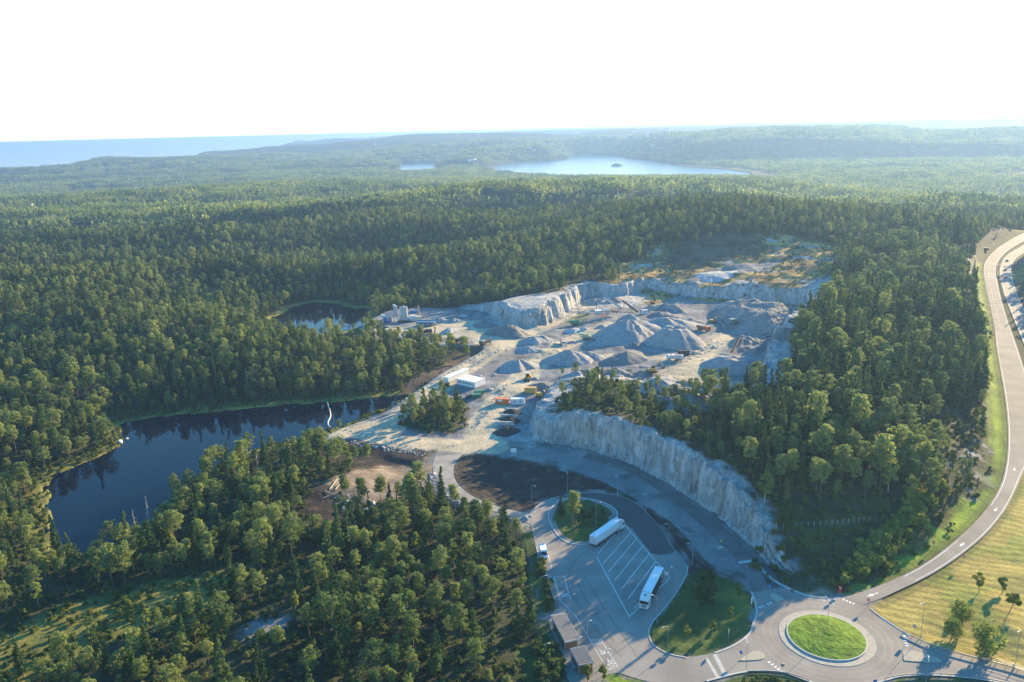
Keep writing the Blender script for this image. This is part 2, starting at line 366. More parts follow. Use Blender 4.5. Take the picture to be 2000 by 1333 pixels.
PEAT_POLY = pz([(903,887),(953,888),(1023,899),(1094,915),(1164,938),(1207,960),(1250,985),(1300,1016),(1341,1054),(1362,1087),(1392,1112),(1408,1140),(1380,1145),(1347,1118),(1340,1090),(1318,1062),(1296,1032),(1268,1003),(1243,978),(1212,964),(1164,957),(1122,960),(1094,966),(1066,974),(1046,986),(1034,999),(998,995),(953,982),(918,965),(895,945),(886,924),(890,900)])
VERGE_POLY = pz([(1345,1122),(1400,1118),(1440,1135),(1462,1160),(1474,1185),(1470,1212),(1467,1232),(1450,1250),(1428,1263),(1396,1275),(1340,1284),(1304,1278),(1281,1265),(1270,1253),(1266,1233),(1275,1215),(1312,1168)])
LOOP_POLY = pz([(1094,975),(1122,973),(1150,974),(1178,981),(1199,992),(1207,1003),(1203,1014),(1185,1039),(1164,1059),(1140,1065),(1111,1062),(1094,1052),(1080,1034),(1071,1013),(1072,998)], 0, 2)
SOUTH_POLY = pz([(1380,1334),(1404,1327),(1444,1317),(1482,1313),(1524,1316),(1552,1324),(1580,1333),(1640,1352),(1600,1420),(1300,1420)])
SOUTHEAST_POLY = pz([(1744,1330),(1816,1322),(1917,1329),(2000,1348),(2100,1420),(1700,1420)])
PATCHES = [
    (PEAT_POLY, 'peat', .8), (VERGE_POLY, 'grass', .5), (LOOP_POLY, 'grass', .4), (SOUTH_POLY, 'grass', .5), (SOUTHEAST_POLY, 'grass', .5),
    (pz([(1036,1032),(1046,1062),(1048,1073),(1058,1113),(1066,1120),(1074,1147),(1079,1168),(1093,1186),(1078,1197),(1064,1205),(1050,1190),(1040,1130),(1028,1070),(1022,1030)]), 'grass', .8), (pz([(1070,1216),(1088,1266),(1103,1283),(1096,1310),(1115,1345),(1060,1400),(1000,1300),(1050,1215)]), 'grass', .8),
    (pz([(1185,1320),(1208,1316),(1240,1327),(1262,1336),(1240,1400),(1150,1400)]), 'lawn', .5),
    (pz([(640,862),(740,876),(830,892),(846,888),(838,905),(800,920),(740,925),(690,918),(650,905),(625,880)], -2), 'peat', 2.0),
    (pz([(600,960),(650,935),(700,915),(650,1000),(700,990),(690,1010),(610,1030),(590,1000)], -1), 'peat', 2.0),
    (pz([(640,935),(700,912),(760,905),(820,905),(850,910),(850,940),(800,962),(740,975),(690,975),(655,960)], .5), 'sand', 2.0),
    (pz([(835,925),(860,950),(890,975),(940,998),(1000,1014),(980,1020),(900,995),(850,965),(820,940)], -1), 'gravel', 1.0),
    (pz([(790,745),(850,722),(900,695),(930,685),(950,680),(935,695),(880,722),(830,750),(795,770),(770,772)], -1), 'sandpeat', 2.0),
    (pz([(1030,800),(1060,765),(1100,745),(1130,755),(1100,775),(1060,800),(1045,830),(1025,845)], 8), 'rock', 2.5),
    (pz([(1190,545),(1215,515),(1260,508),(1330,503),(1400,495),(1460,492),(1540,490),(1640,500),(1635,525),(1600,560),(1540,562),(1470,545),(1400,553),(1340,545),(1260,560),(1200,548)], 18), 'heath', 3.0),
    (pz([(1330,545),(1390,528),(1480,524),(1545,522),(1500,535),(1440,540),(1380,545),(1340,556),(1280,574),(1258,574),(1290,560)], 15), 'gravel', 2.0),
    (pz([(1560,560),(1610,545),(1640,552),(1620,590),(1595,620),(1560,600)], 16), 'rock', 3.0),
    (pz([(1290,490),(1340,476),(1400,468),(1460,474),(1520,484),(1460,492),(1400,496),(1320,502)], 26), 'brush', 4.0),
    (pz([(1490,735),(1505,700),(1535,685),(1550,700),(1545,760),(1520,800),(1490,808),(1480,790)], 16), 'rock', 2.5),
    (pz([(780,528),(830,512),(880,505),(905,508),(880,525),(840,535)], -1), 'marsh', 5.0),
    (pz([(-40,1275),(60,1222),(150,1180),(280,1150),(380,1130),(470,1104),(500,1135),(440,1190),(290,1240),(170,1290),(60,1335),(-40,1370)], -1.5), 'marsh', 2.5),
    (pz([(560,1110),(600,1085),(625,1090),(640,1140),(600,1190),(560,1170)], -.5), 'bog', 3.0),
    (pz([(460,1232),(500,1205),(540,1195),(570,1200),(560,1222),(510,1240),(480,1240)], 3), 'outcrop', 1.5),
    (pz([(215,880),(300,815),(260,830),(230,860)], -3.5), 'marsh', 2),
    (pz([(1250,500),(1300,488),(1310,498),(1270,510)], 19), 'heath', 3),
    (pz([(940,612),(960,590),(1010,578),(1080,578),(1120,572),(1130,585),(1090,600),(1040,605),(1000,612),(960,622)], 11), 'rock', 3),
    (pz([(1150,572),(1180,552),(1240,545),(1262,552),(1255,570),(1200,578)], 13), 'rock', 3),
    (pz([(1850,880),(1900,855),(1935,870),(1930,920),(1900,960),(1870,945)], 6), 'scrubrock', 3),
    (pz([(1870,500),(1900,500),(1908,560),(1915,640),(1905,660),(1890,600)], 12), 'scrubrock', 3),
    (pz([(1520,1135),(1560,1140),(1640,1150),(1620,1163),(1590,1168),(1545,1152)], .4), 'sand', 1.0),
    (pz([(1470,1080),(1510,1050),(1560,1090),(1600,1128),(1560,1136),(1520,1122)], 3), 'scrubrock', 2),
    (pz([(1500,1030),(1640,1010),(1800,1000),(1850,1000),(1800,1050),(1700,1110),(1640,1140),(1590,1110),(1540,1060)], 3), 'bog', 3),
]
HEATH_I = [q[1] for q in PATCHES].index('heath')

# ------------------------------------------------------------------ the ground sheet (fan-shaped grid, finest near the drone, out to 60 km)
TH = np.radians(np.linspace(-52, 52, 1000))
RR_ = np.concatenate([np.geomspace(70, 110, 30, False), np.geomspace(110, 760, 760, False), np.geomspace(760, 3600, 330, False), np.geomspace(3600, 62000, 330)])
Tg, Rg = np.meshgrid(TH, RR_)
GX, GY = Rg * np.sin(Tg), Rg * np.cos(Tg)
GZ, GM = terrain(GX, GY)
for _ in range(1):     # floor of the sheet beyond the last ridges
    GZ = np.where(Rg > 40000, np.maximum(GZ, -44) * 0 + np.where(sdist(GX, GY, SEA, 100) > 0, -44, np.minimum(GZ, 120)), GZ)

def gsample(F, x, y):
    r = np.clip(np.hypot(x, y), RR_[0], RR_[-1] - 1); t = np.clip(np.arctan2(x, y), TH[0], TH[-1] - 1e-6)
    i = np.clip(np.searchsorted(RR_, r) - 1, 0, len(RR_) - 2)
    a = (r - RR_[i]) / (RR_[i + 1] - RR_[i])
    q = (t - TH[0]) / (TH[1] - TH[0]); j = np.clip(np.floor(q).astype(int), 0, len(TH) - 2); b = q - j
    return (F[i, j] * (1 - a) + F[i + 1, j] * a) * (1 - b) + (F[i, j + 1] * (1 - a) + F[i + 1, j + 1] * a) * b
def gz(x, y):
    return float(gsample(GZ, np.array([x]), np.array([y]))[0])
def at_many(P):
    P = np.array(P, float)
    d = ray(P[:, 0], P[:, 1])
    d = d / np.hypot(d[:, 0], d[:, 1])[:, None]
    ts = np.geomspace(90, 20000, 2600)
    X, Y, Zr = d[:, :1] * ts, d[:, 1:2] * ts, CAM_H + d[:, 2:3] * ts
    below = Zr < np.maximum(gsample(GZ, X, Y), -40)
    k = np.argmax(below, 1)
    k[~below.any(1)] = len(ts) - 1
    lo, hi = ts[np.maximum(k - 1, 0)], ts[k]
    for _ in range(18):
        mid = (lo + hi) / 2
        b = CAM_H + d[:, 2] * mid < gsample(GZ, d[:, 0] * mid, d[:, 1] * mid)
        hi = np.where(b, mid, hi); lo = np.where(b, lo, mid)
    return np.stack([d[:, 0] * hi, d[:, 1] * hi, gsample(GZ, d[:, 0] * hi, d[:, 1] * hi)], 1)
def at(px, py):
    return Vector(at_many([(px, py)])[0])

# ------------------------------------------------------------------ materials
def newmat(name):
    m_ = bpy.data.materials.new(name); m_.use_nodes = True
    n = m_.node_tree.nodes; return m_, n, m_.node_tree.links, n["Principled BSDF"]
_mc = {}
def mat(name, col, rough=.6, var=.15, scale=1.5, metal=0.0, bump=0.0, spec=.3):
    """plain surface with a little procedural unevenness in colour"""
    if name in _mc:
        return _mc[name]
    m_, n, l, p = newmat(name)
    tc = n.new("ShaderNodeTexCoord"); nz = n.new("ShaderNodeTexNoise")
    nz.inputs["Scale"].default_value = scale; nz.inputs["Detail"].default_value = 5
    l.new(tc.outputs["Object"], nz.inputs["Vector"])
    mr = n.new("ShaderNodeMapRange")
    mr.inputs["From Min"].default_value, mr.inputs["From Max"].default_value = .3, .7
    mr.inputs["To Min"].default_value, mr.inputs["To Max"].default_value = 1 - var, 1 + var
    l.new(nz.outputs["Fac"], mr.inputs["Value"])
    mx = n.new("ShaderNodeVectorMath"); mx.operation = 'SCALE'
    mx.inputs[0].default_value = col; l.new(mr.outputs[0], mx.inputs["Scale"])
    l.new(mx.outputs[0], p.inputs["Base Color"])
    p.inputs["Roughness"].default_value = rough; p.inputs["Metallic"].default_value = metal
    p.inputs["Specular IOR Level"].default_value = spec
    if bump:
        b = n.new("ShaderNodeBump"); b.inputs["Strength"].default_value = bump; b.inputs["Distance"].default_value = .3
        l.new(nz.outputs["Fac"], b.inputs["Height"]); l.new(b.outputs[0], p.inputs["Normal"])
    _mc[name] = m_
    return m_

def ground_material():
    m_, n, l, p = newmat("ground_cover")
    at_ = n.new("ShaderNodeAttribute"); at_.attribute_name = "cover"
    ac = n.new("ShaderNodeAttribute"); ac.attribute_name = "kinds"
    sep = n.new("ShaderNodeSeparateColor"); l.new(ac.outputs["Color"], sep.inputs[0])
    geo = n.new("ShaderNodeNewGeometry")
    def noise(scale, detail=6, dist=0.0, rough=.6):
        z = n.new("ShaderNodeTexNoise"); z.inputs["Scale"].default_value = scale; z.inputs["Detail"].default_value = detail
        z.inputs["Distortion"].default_value = dist; z.inputs["Roughness"].default_value = rough
        l.new(geo.outputs["Position"], z.inputs["Vector"]); return z
    def rng(src, a, b, c, d):
        r_ = n.new("ShaderNodeMapRange"); l.new(src, r_.inputs["Value"])
        for k_, v_ in zip(("From Min", "From Max", "To Min", "To Max"), (a, b, c, d)): r_.inputs[k_].default_value = v_
        return r_.outputs[0]
    def mth(op, a, b):
        q = n.new("ShaderNodeMath"); q.operation = op
        for i, v_ in enumerate((a, b)):
            if isinstance(v_, (int, float)): q.inputs[i].default_value = v_
            else: l.new(v_, q.inputs[i])
        return q.outputs[0]
    n1, n2, n3 = noise(.9, 8, 0, .7), noise(.12, 6), noise(.02, 4)
    f = mth('MULTIPLY', mth('MULTIPLY', rng(n1.outputs["Fac"], .25, .75, .66, 1.34), rng(n2.outputs["Fac"], .3, .7, .78, 1.2)), rng(n3.outputs["Fac"], .3, .7, .86, 1.14))
    sc = n.new("ShaderNodeVectorMath"); sc.operation = 'SCALE'
    l.new(at_.outputs["Color"], sc.inputs[0]); l.new(f, sc.inputs["Scale"])
    # rock: vertical blast streaks, ochre stains and dark joints
    mp = n.new("ShaderNodeMapping"); mp.inputs["Scale"].default_value = (1, 1, .10)
    l.new(geo.outputs["Position"], mp.inputs["Vector"])
    st = n.new("ShaderNodeTexNoise"); st.inputs["Scale"].default_value = .8; st.inputs["Detail"].default_value = 7; st.inputs["Roughness"].default_value = .68
    l.new(mp.outputs[0], st.inputs["Vector"])
    vo = n.new("ShaderNodeTexVoronoi"); vo.feature = 'DISTANCE_TO_EDGE'; vo.inputs["Scale"].default_value = .24
    dn = noise(.5, 4)
    av = n.new("ShaderNodeVectorMath"); av.operation = 'MULTIPLY_ADD'
    l.new(dn.outputs["Color"], av.inputs[0]); av.inputs[1].default_value = (2.2, 2.2, 2.2); l.new(geo.outputs["Position"], av.inputs[2])
    l.new(av.outputs[0], vo.inputs["Vector"])
    cr = n.new("ShaderNodeValToRGB")
    e = cr.color_ramp.elements
    e[0].position, e[0].color = .30, (.14, .145, .15, 1)
    e[1].position, e[1].color = .66, (.50, .475, .45, 1)
    k_ = e.new(.45); k_.color = (.36, .355, .35, 1)
    l.new(st.outputs["Fac"], cr.inputs[0])
    och = n.new("ShaderNodeMix"); och.data_type = 'RGBA'
    l.new(rng(noise(.09, 5).outputs["Fac"], .54, .72, 0, .7), och.inputs[0]); l.new(cr.outputs[0], och.inputs[6]); och.inputs[7].default_value = (.38, .27, .15, 1)
    jt = n.new("ShaderNodeVectorMath"); jt.operation = 'SCALE'
    vb = n.new("ShaderNodeTexVoronoi"); vb.inputs["Scale"].default_value = .5
    mb_ = n.new("ShaderNodeMapping"); mb_.inputs["Scale"].default_value = (1, 1, .55); l.new(av.outputs[0], mb_.inputs["Vector"]); l.new(mb_.outputs[0], vb.inputs["Vector"])
    sb_ = n.new("ShaderNodeSeparateColor"); l.new(vb.outputs["Color"], sb_.inputs[0])
    blk = n.new("ShaderNodeVectorMath"); blk.operation = 'SCALE'; l.new(och.outputs[2], blk.inputs[0]); l.new(rng(sb_.outputs[0], 0, 1, .74, 1.2), blk.inputs["Scale"])
    l.new(blk.outputs[0], jt.inputs[0]); l.new(rng(vo.outputs["Distance"], 0, .035, .8, 1.0), jt.inputs["Scale"])
    mx = n.new("ShaderNodeMix"); mx.data_type = 'RGBA'
    l.new(sep.outputs[0], mx.inputs[0]); l.new(sc.outputs[0], mx.inputs[6]); l.new(jt.outputs[0], mx.inputs[7])
    l.new(mx.outputs[2], p.inputs["Base Color"])
    p.inputs["Roughness"].default_value = .95; p.inputs["Specular IOR Level"].default_value = .12
    h = mth('ADD', mth('MULTIPLY', n1.outputs["Fac"], .5), mth('MULTIPLY', mth('MULTIPLY', sep.outputs[0], rng(vo.outputs["Distance"], 0, .18, 0, 1)), .35))
    h = mth('ADD', h, mth('MULTIPLY', mth('MULTIPLY', st.outputs["Fac"], sep.outputs[0]), 2.5))
    b = n.new("ShaderNodeBump"); b.inputs["Strength"].default_value = .8; b.inputs["Distance"].default_value = .8
    l.new(h, b.inputs["Height"])
    # far woodland: canopy relief
    cn = noise(.06, 6, 0, .75)
    b2 = n.new("ShaderNodeBump"); b2.inputs["Distance"].default_value = 14.0
    l.new(sep.outputs[1], b2.inputs["Strength"]); l.new(cn.outputs["Fac"], b2.inputs["Height"]); l.new(b.outputs[0], b2.inputs["Normal"])
    l.new(b2.outputs[0], p.inputs["Normal"])
    return m_

def cover_colours():
    C_ = np.empty(GX.shape + (3,))
    C_[:] = FLOOR
    n_ = fbm(GX, GY, 16, 3, 90)
    C_ *= (1 + .35 * n_)[..., None]
    far = sstep(4200, 5600, Rg)
    fn = fbm(GX, GY, 260, 4, 91)
    farc = np.stack([.04 + .022 * fn, .06 + .02 * fn, .024 + .005 * fn], -1)
    op = sstep(.42, .62, fbm(GX * .6, GY, 520, 3, 92))[..., None] * (Rg > 4800)[..., None]
    farc = farc * (1 - op) + np.array([.17, .17, .06]) * op
    C_ = C_ * (1 - far[..., None]) + farc * far[..., None]
    for k_ in KEYS:
        w_ = np.clip(GM[k_], 0, 1)[..., None]
        a_ = np.array(ALBEDO[k_])
        if k_ == 'heath':
            q = sstep(-.2, .45, fbm(GX, GY, 16, 5, 93))[..., None]; rk = sstep(.38, .5, fbm(GX, GY, 26, 5, 104))[..., None]
            a_ = np.array((.46, .27, .085)) * q + np.array((.17, .115, .05)) * (1 - q); a_ = a_ * (1 - rk) + np.array((.30, .28, .26)) * rk
        elif k_ == 'scrubrock':
            q = sstep(.05, .4, fbm(GX, GY, 7, 4, 94))[..., None]
            a_ = np.array((.21, .20, .195)) * q + np.array((.05, .055, .03)) * (1 - q)
        elif k_ == 'field':
            q = fbm(GX, GY, 18, 3, 95)[..., None]
            # mown swathes, in rows beside the ramp
            u_ = GX * .55 + GY * .84 + 3 * fbm(GX, GY, 30, 2, 96)
            sw = (.5 + .5 * np.sin(u_ * 2 * np.pi / 3.1))[..., None]
            a_ = a_ * (1 + .18 * q + .42 * (sw - .5)) * np.where(q < -.25, np.array([.8, 1.0, .8]), 1.0)
        elif k_ == 'sand':
            q = fbm(GX, GY, 5, 4, 97)[..., None]
            a_ = a_ * (1 + .5 * q)
        elif k_ == 'gravel':
            q = fbm(GX, GY, 20, 4, 102)[..., None]; q2 = sstep(.3, .6, fbm(GX, GY, 9, 4, 103))[..., None]
            a_ = a_ * (1 + .28 * q) * (1 - .35 * q2) + np.array((.05, .035, .015)) * np.clip(q, 0, 1)
        elif k_ in ('lawn', 'grass', 'marsh', 'bog'):
            q = fbm(GX, GY, 11, 4, 98)[..., None]
            a_ = a_ * (1 + .35 * q) + np.array([.06, .03, 0]) * np.clip(q, 0, 1)
        elif k_ == 'peat':
            q = sstep(.25, .6, fbm(GX, GY, 5, 4, 99))[..., None]
            a_ = a_ * (1 - q) + np.array((.085, .062, .048)) * q
        C_ = C_ * (1 - w_) + a_ * w_
    # haul roads: finer, paler sandy gravel along the wheel tracks
    haul = np.zeros(GX.shape)
    for pts, hw in HAUL:
        d, _z = pline(GX, GY, np.concatenate([upoly(pts, 1.5), np.zeros((len(pts), 1))], 1), 25)
        haul = np.maximum(haul, sstep(hw + 1.5, hw - .5, d + .9 * fbm(GX, GY, 8, 3, 100)))
    for pts in HAUL_AREAS:
        haul = np.maximum(haul, sstep(-3, 4, sdist(GX, GY, upoly(pts, 2.5), 25) + 3 * fbm(GX, GY, 9, 3, 101)))
    haul = (haul * np.clip(GM['gravel'], 0, 1))[..., None]
    C_ = C_ * (1 - haul) + np.array((.41, .345, .24)) * haul
    return np.clip(C_, .01, .8)
HAUL = [([(640,850),(700,828),(760,830),(830,775),(900,730),(960,690),(1060,640),(1100,620),(1130,603),(1165,590)], 6), ([(960,860),(935,845),(950,810),(990,770),(1030,730),(1080,690),(1130,662),(1190,640)], 6),
        ([(700,835),(780,855),(860,862),(960,868)], 6), ([(720,655),(780,650),(850,645),(900,640),(960,668)], 9), ([(1260,575),(1310,555),(1380,540)], 4), ([(1180,700),(1240,705),(1310,712)], 4)]
HAUL_AREAS = [[(1285,735),(1340,706),(1395,660),(1400,655),(1445,665),(1400,700),(1385,730),(1410,745),(1380,755),(1330,752)], [(860,620),(960,630),(980,650),(930,665),(840,655)]]

nv = GX.size
me = bpy.data.meshes.new("ground")
nr, nc = GX.shape
idx = np.arange(nv).reshape(nr, nc)
quads = np.stack([idx[:-1, :-1], idx[:-1, 1:], idx[1:, 1:], idx[1:, :-1]], -1).reshape(-1, 4)[:, ::-1]
me.vertices.add(nv)
me.vertices.foreach_set("co", np.stack([GX, GY, GZ], -1).astype(np.float32).ravel())
me.loops.add(quads.size); me.polygons.add(len(quads))
me.loops.foreach_set("vertex_index", quads.astype(np.int32).ravel())
me.polygons.foreach_set("loop_start", np.arange(0, quads.size, 4, dtype=np.int32))
me.polygons.foreach_set("use_smooth", np.ones(len(quads), bool))
me.update(calc_edges=True)
gy_, gx_ = np.gradient(GZ, axis=0) / np.gradient(RR_)[:, None], np.gradient(GZ, axis=1) / (Rg * (TH[1] - TH[0]))
slope = np.hypot(gx_, gy_)
rockw = np.clip(np.maximum(GM['rock'], sstep(.75, 1.3, slope) * (Rg < 1500) * np.where((GX > 200) & (GY > 250) & (GX > .36 * GY), .12, 1)) * (1 - np.clip(GM['field'] + GM['lawn'] + GM['peat'], 0, 1)), 0, 1)
cov = np.concatenate([cover_colours(), np.ones(GX.shape + (1,))], -1)
kin = np.stack([rockw, sstep(4200, 6000, Rg), np.clip(GM['gravel'], 0, 1), np.ones(GX.shape)], -1)
for nm, arr in (("cover", cov), ("kinds", kin)):
    a_ = me.color_attributes.new(nm, 'FLOAT_COLOR', 'POINT')
    a_.data.foreach_set("color", arr.astype(np.float32).ravel())
me.materials.append(ground_material())
ground = bpy.data.objects.new("ground", me); COL.objects.link(ground)
ground["kind"] = "structure"; ground["label"] = "hilly ground of forest floor, gravel, rock and grass"

# ------------------------------------------------------------------ building helpers
def tag(o, label=None, cat=None, group=None, kind=None):
    for k_, v_ in (("label", label), ("category", cat), ("group", group), ("kind", kind)):
        if v_: o[k_] = v_
    return o
def empty(name, loc, yaw=0.0, label=None, cat=None, group=None):
    o = bpy.data.objects.new(name, None); COL.objects.link(o)
    o.location = loc; o.rotation_euler = (0, 0, yaw); o.empty_display_size = .2
    return tag(o, label, cat, group)
class MB:
    """collects simple solids and links them as one mesh object"""
    def __init__(s): s.bm = bmesh.new()
    def box(s, c, d, yaw=0.0, bevel=0.0, taper=None, pitch=0.0):
        r = bmesh.ops.create_cube(s.bm, size=1.0)['verts']
        for v in r:
            x, y, z = v.co
            if taper and z > 0: x, y = x * taper[0], y * taper[1]
            v.co = (x * d[0], y * d[1], z * d[2])
        if bevel:
            ed = list({e for v in r for e in v.link_edges})
            r = list({v for f in bmesh.ops.bevel(s.bm, geom=ed, offset=bevel, segments=2, affect='EDGES')['faces'] for v in f.verts} | set(v for v in r if v.is_valid))
        M_ = Matrix.Translation(c) @ Matrix.Rotation(yaw, 4, 'Z') @ Matrix.Rotation(pitch, 4, 'Y')
        bmesh.ops.transform(s.bm, matrix=M_, verts=[v for v in r if v.is_valid])
        return s
    def cyl(s, a, b, r0, r1=None, n=12, cap=True):
        a, b = Vector(a), Vector(b); r1 = r0 if r1 is None else r1
        d = b - a; q = d.to_track_quat('Z', 'Y')
        vs = bmesh.ops.create_cone(s.bm, cap_ends=cap, segments=n, radius1=r0, radius2=max(r1, 1e-4), depth=d.length)['verts']
        bmesh.ops.transform(s.bm, matrix=Matrix.Translation((a + b) / 2) @ q.to_matrix().to_4x4(), verts=vs)
        return s
    def tube(s, pts, r, n=6):
        for a, b in zip(pts[:-1], pts[1:]): s.cyl(a, b, r, r, n)
        return s
    def prism(s, poly, z0, z1, top=None):
        poly = [tuple(p[:2]) for p in poly]; n = len(poly); top = [tuple(p[:2]) for p in top] if top is not None else poly
        lo = [s.bm.verts.new((x, y, z0)) for x, y in poly]; hi = [s.bm.verts.new((x, y, z1)) for x, y in top]
        area = sum(poly[i][0] * poly[(i + 1) % n][1] - poly[(i + 1) % n][0] * poly[i][1] for i in range(n))
        for i in range(n):
            q = [lo[i], lo[(i + 1) % n], hi[(i + 1) % n], hi[i]]
            s.bm.faces.new(q if area > 0 else q[::-1])
        for vs, up in ((hi, True), (lo, False)):
            tri = tessellate_polygon([[v.co for v in vs]])
            for t in tri:
                f = s.bm.faces.new([vs[i] for i in t]); f.normal_update()
                if (f.normal.z > 0) != up: f.normal_flip()
        return s
    def profile(s, pts, y0, y1):
        """outline in x,z drawn out along y"""
        n = len(pts)
        a = [s.bm.verts.new((x, y0, z)) for x, z in pts]; b = [s.bm.verts.new((x, y1, z)) for x, z in pts]
        for i in range(n): s.bm.faces.new([a[i], a[(i + 1) % n], b[(i + 1) % n], b[i]])
        s.bm.faces.new(a[::-1]); s.bm.faces.new(b)
        return s
    def build(s, name, m_, parent=None, smooth_=False, loc=None, yaw=0.0):
        bmesh.ops.recalc_face_normals(s.bm, faces=s.bm.faces)
        me_ = bpy.data.meshes.new(name); s.bm.to_mesh(me_); s.bm.free()
        me_.materials.append(m_)
        if smooth_: me_.polygons.foreach_set("use_smooth", np.ones(len(me_.polygons), bool))
        o = bpy.data.objects.new(name, me_); COL.objects.link(o)
        if parent: o.parent = parent
        if loc is not None: o.location = loc; o.rotation_euler = (0, 0, yaw)
        return o
def raw_mesh(name, V, F, m_):
    me_ = bpy.data.meshes.new(name)
    me_.from_pydata([tuple(v) for v in V], [], [tuple(f) for f in F]); me_.materials.append(m_)
    return me_
def link(name, me_, parent=None):
    o = bpy.data.objects.new(name, me_); COL.objects.link(o)
    if parent: o.parent = parent
    return o
def sheet(name, poly, z, m_, label=None):
    P3 = [Vector((p[0], p[1], z)) for p in poly]
    tri = tessellate_polygon([P3])
    F = []
    for t in tri:
        a, b, c = (P3[i] for i in t)
        F.append(t if (b - a).cross(c - a).z > 0 else t[::-1])
    o = link(name, raw_mesh(name, P3, F, m_))
    return tag(o, label, None, None, "structure")
def strip(name, L, R_, dz, m_, label=None):
    V = [(p[0], p[1], p[2] + dz) for p in L] + [(p[0], p[1], p[2] + dz) for p in R_]
    n_ = len(L)
    F = [(i, i + 1, n_ + i + 1, n_ + i) for i in range(n_ - 1)]
    me_ = raw_mesh(name, V, F, m_)
    if me_.polygons[0].normal.z < 0: me_.flip_normals()
    return tag(link(name, me_), label, None, None, "structure")
def offset_line(p, d):
    p = np.array(p, float); t = np.gradient(p[:, :2], axis=0); t /= np.linalg.norm(t, axis=1)[:, None] + 1e-9
    q = p.copy(); q[:, 0] += -t[:, 1] * d; q[:, 1] += t[:, 0] * d
    return q
def ribbon(V, F, p, w_, dz=0.0):
    """adds a flat line of width w_ along the points p (x, y, z) to V, F"""
    a, b = offset_line(p, w_ / 2), offset_line(p, -w_ / 2)
    o = len(V)
    V += [(x, y, z + dz) for x, y, z in b] + [(x, y, z + dz) for x, y, z in a]
    n_ = len(p)
    F += [(o + i, o + i + 1, o + n_ + i + 1, o + n_ + i) for i in range(n_ - 1)]
def dashes(p, on, off):
    p = np.array(p, float); s = np.concatenate([[0], np.cumsum(np.linalg.norm(np.diff(p[:, :2], axis=0), axis=1))])
    out = []; t = 0
    while t + on < s[-1]:
        tt = np.linspace(t, t + on, 3); out.append(np.stack([np.interp(tt, s, p[:, i]) for i in range(3)], 1)); t += on + off
    return out

# ------------------------------------------------------------------ water
def water_material(name, col, rough, bump, scale, spec=.5):
    m_, n, l, p = newmat(name)
    p.inputs["Base Color"].default_value = (*col, 1); p.inputs["Roughness"].default_value = rough
    p.inputs["IOR"].default_value = 1.33; p.inputs["Specular IOR Level"].default_value = spec
    g_ = n.new("ShaderNodeNewGeometry"); z = n.new("ShaderNodeTexNoise"); z.inputs["Scale"].default_value = scale; z.inputs["Detail"].default_value = 4
    l.new(g_.outputs["Position"], z.inputs["Vector"])
    b = n.new("ShaderNodeBump"); b.inputs["Strength"].default_value = bump; b.inputs["Distance"].default_value = .15
    l.new(z.outputs["Fac"], b.inputs["Height"]); l.new(b.outputs[0], p.inputs["Normal"])
    return m_
LAKE_M = water_material("lake_water", (.002, .006, .016), .03, .05, 1.2, .13)
SEA_M = water_material("sea_water", (.02, .075, .13), .22, .25, .05, .35)
def grown(P, d):
    c = P.mean(0); return P + (P - c) / np.linalg.norm(P - c, axis=1)[:, None] * d
sheet("lake", grown(LAKE, 9), -4.0, LAKE_M, "dark still forest lake")
sheet("pond", grown(POND, 9), -4.0, LAKE_M, "dark pond behind the asphalt plant")
for nm, P, dd in (("sea", SEA, 40), ("sea_channel", CHANNEL, 300), ("fjord", FJORD, 150), ("fjord_arm", FJORD_ARM, 100), ("distant_lake", FJORD_FAR, 300), ("distant_inlet", FJORD_FAR2, 200), ("distant_bay", FJORD_FAR3, 200)):
    sheet(nm, grown(P, dd), -40.0, SEA_M)

# ------------------------------------------------------------------ roads
def asphalt(name, col, tracks=.2):
    m_, n, l, p = newmat(name)
    g_ = n.new("ShaderNodeNewGeometry")
    def nz(s, d, r=.6):
        z = n.new("ShaderNodeTexNoise"); z.inputs["Scale"].default_value = s; z.inputs["Detail"].default_value = d; z.inputs["Roughness"].default_value = r
        l.new(g_.outputs["Position"], z.inputs["Vector"]); return z.outputs["Fac"]
    def rg(src, lo, hi):
        q = n.new("ShaderNodeMapRange"); l.new(src, q.inputs["Value"]); q.inputs["From Min"].default_value, q.inputs["From Max"].default_value = .32, .68
        q.inputs["To Min"].default_value, q.inputs["To Max"].default_value = lo, hi; return q.outputs[0]
    a = n.new("ShaderNodeMath"); a.operation = 'MULTIPLY'; l.new(rg(nz(.09, 5), 1 - tracks, 1 + tracks), a.inputs[0]); l.new(rg(nz(3.5, 6, .8), .86, 1.14), a.inputs[1])
    s = n.new("ShaderNodeVectorMath"); s.operation = 'SCALE'; s.inputs[0].default_value = col; l.new(a.outputs[0], s.inputs["Scale"])
    l.new(s.outputs[0], p.inputs["Base Color"]); p.inputs["Roughness"].default_value = .85; p.inputs["Specular IOR Level"].default_value = .2
    return m_
A_OLD, A_NEW = asphalt("weathered_asphalt", (.228, .205, .182)), asphalt("fresh_asphalt", (.072, .070, .070))
A_MID = asphalt("worn_asphalt", (.13, .125, .12), .25)
CONC = mat("pale_concrete", (.42, .40, .37), .9, .12, .8)
WHITE = mat("road_paint", (.75, .75, .73), .8, .18, 2.0)
C0 = unz(1614, 1245); R_GRASS, R_APRON = 9.25, 11.5
def circle(c, r, n_=96): return np.stack([c[0] + r * np.cos(np.linspace(0, 2 * np.pi, n_, False)), c[1] + r * np.sin(np.linspace(0, 2 * np.pi, n_, False))], 1)
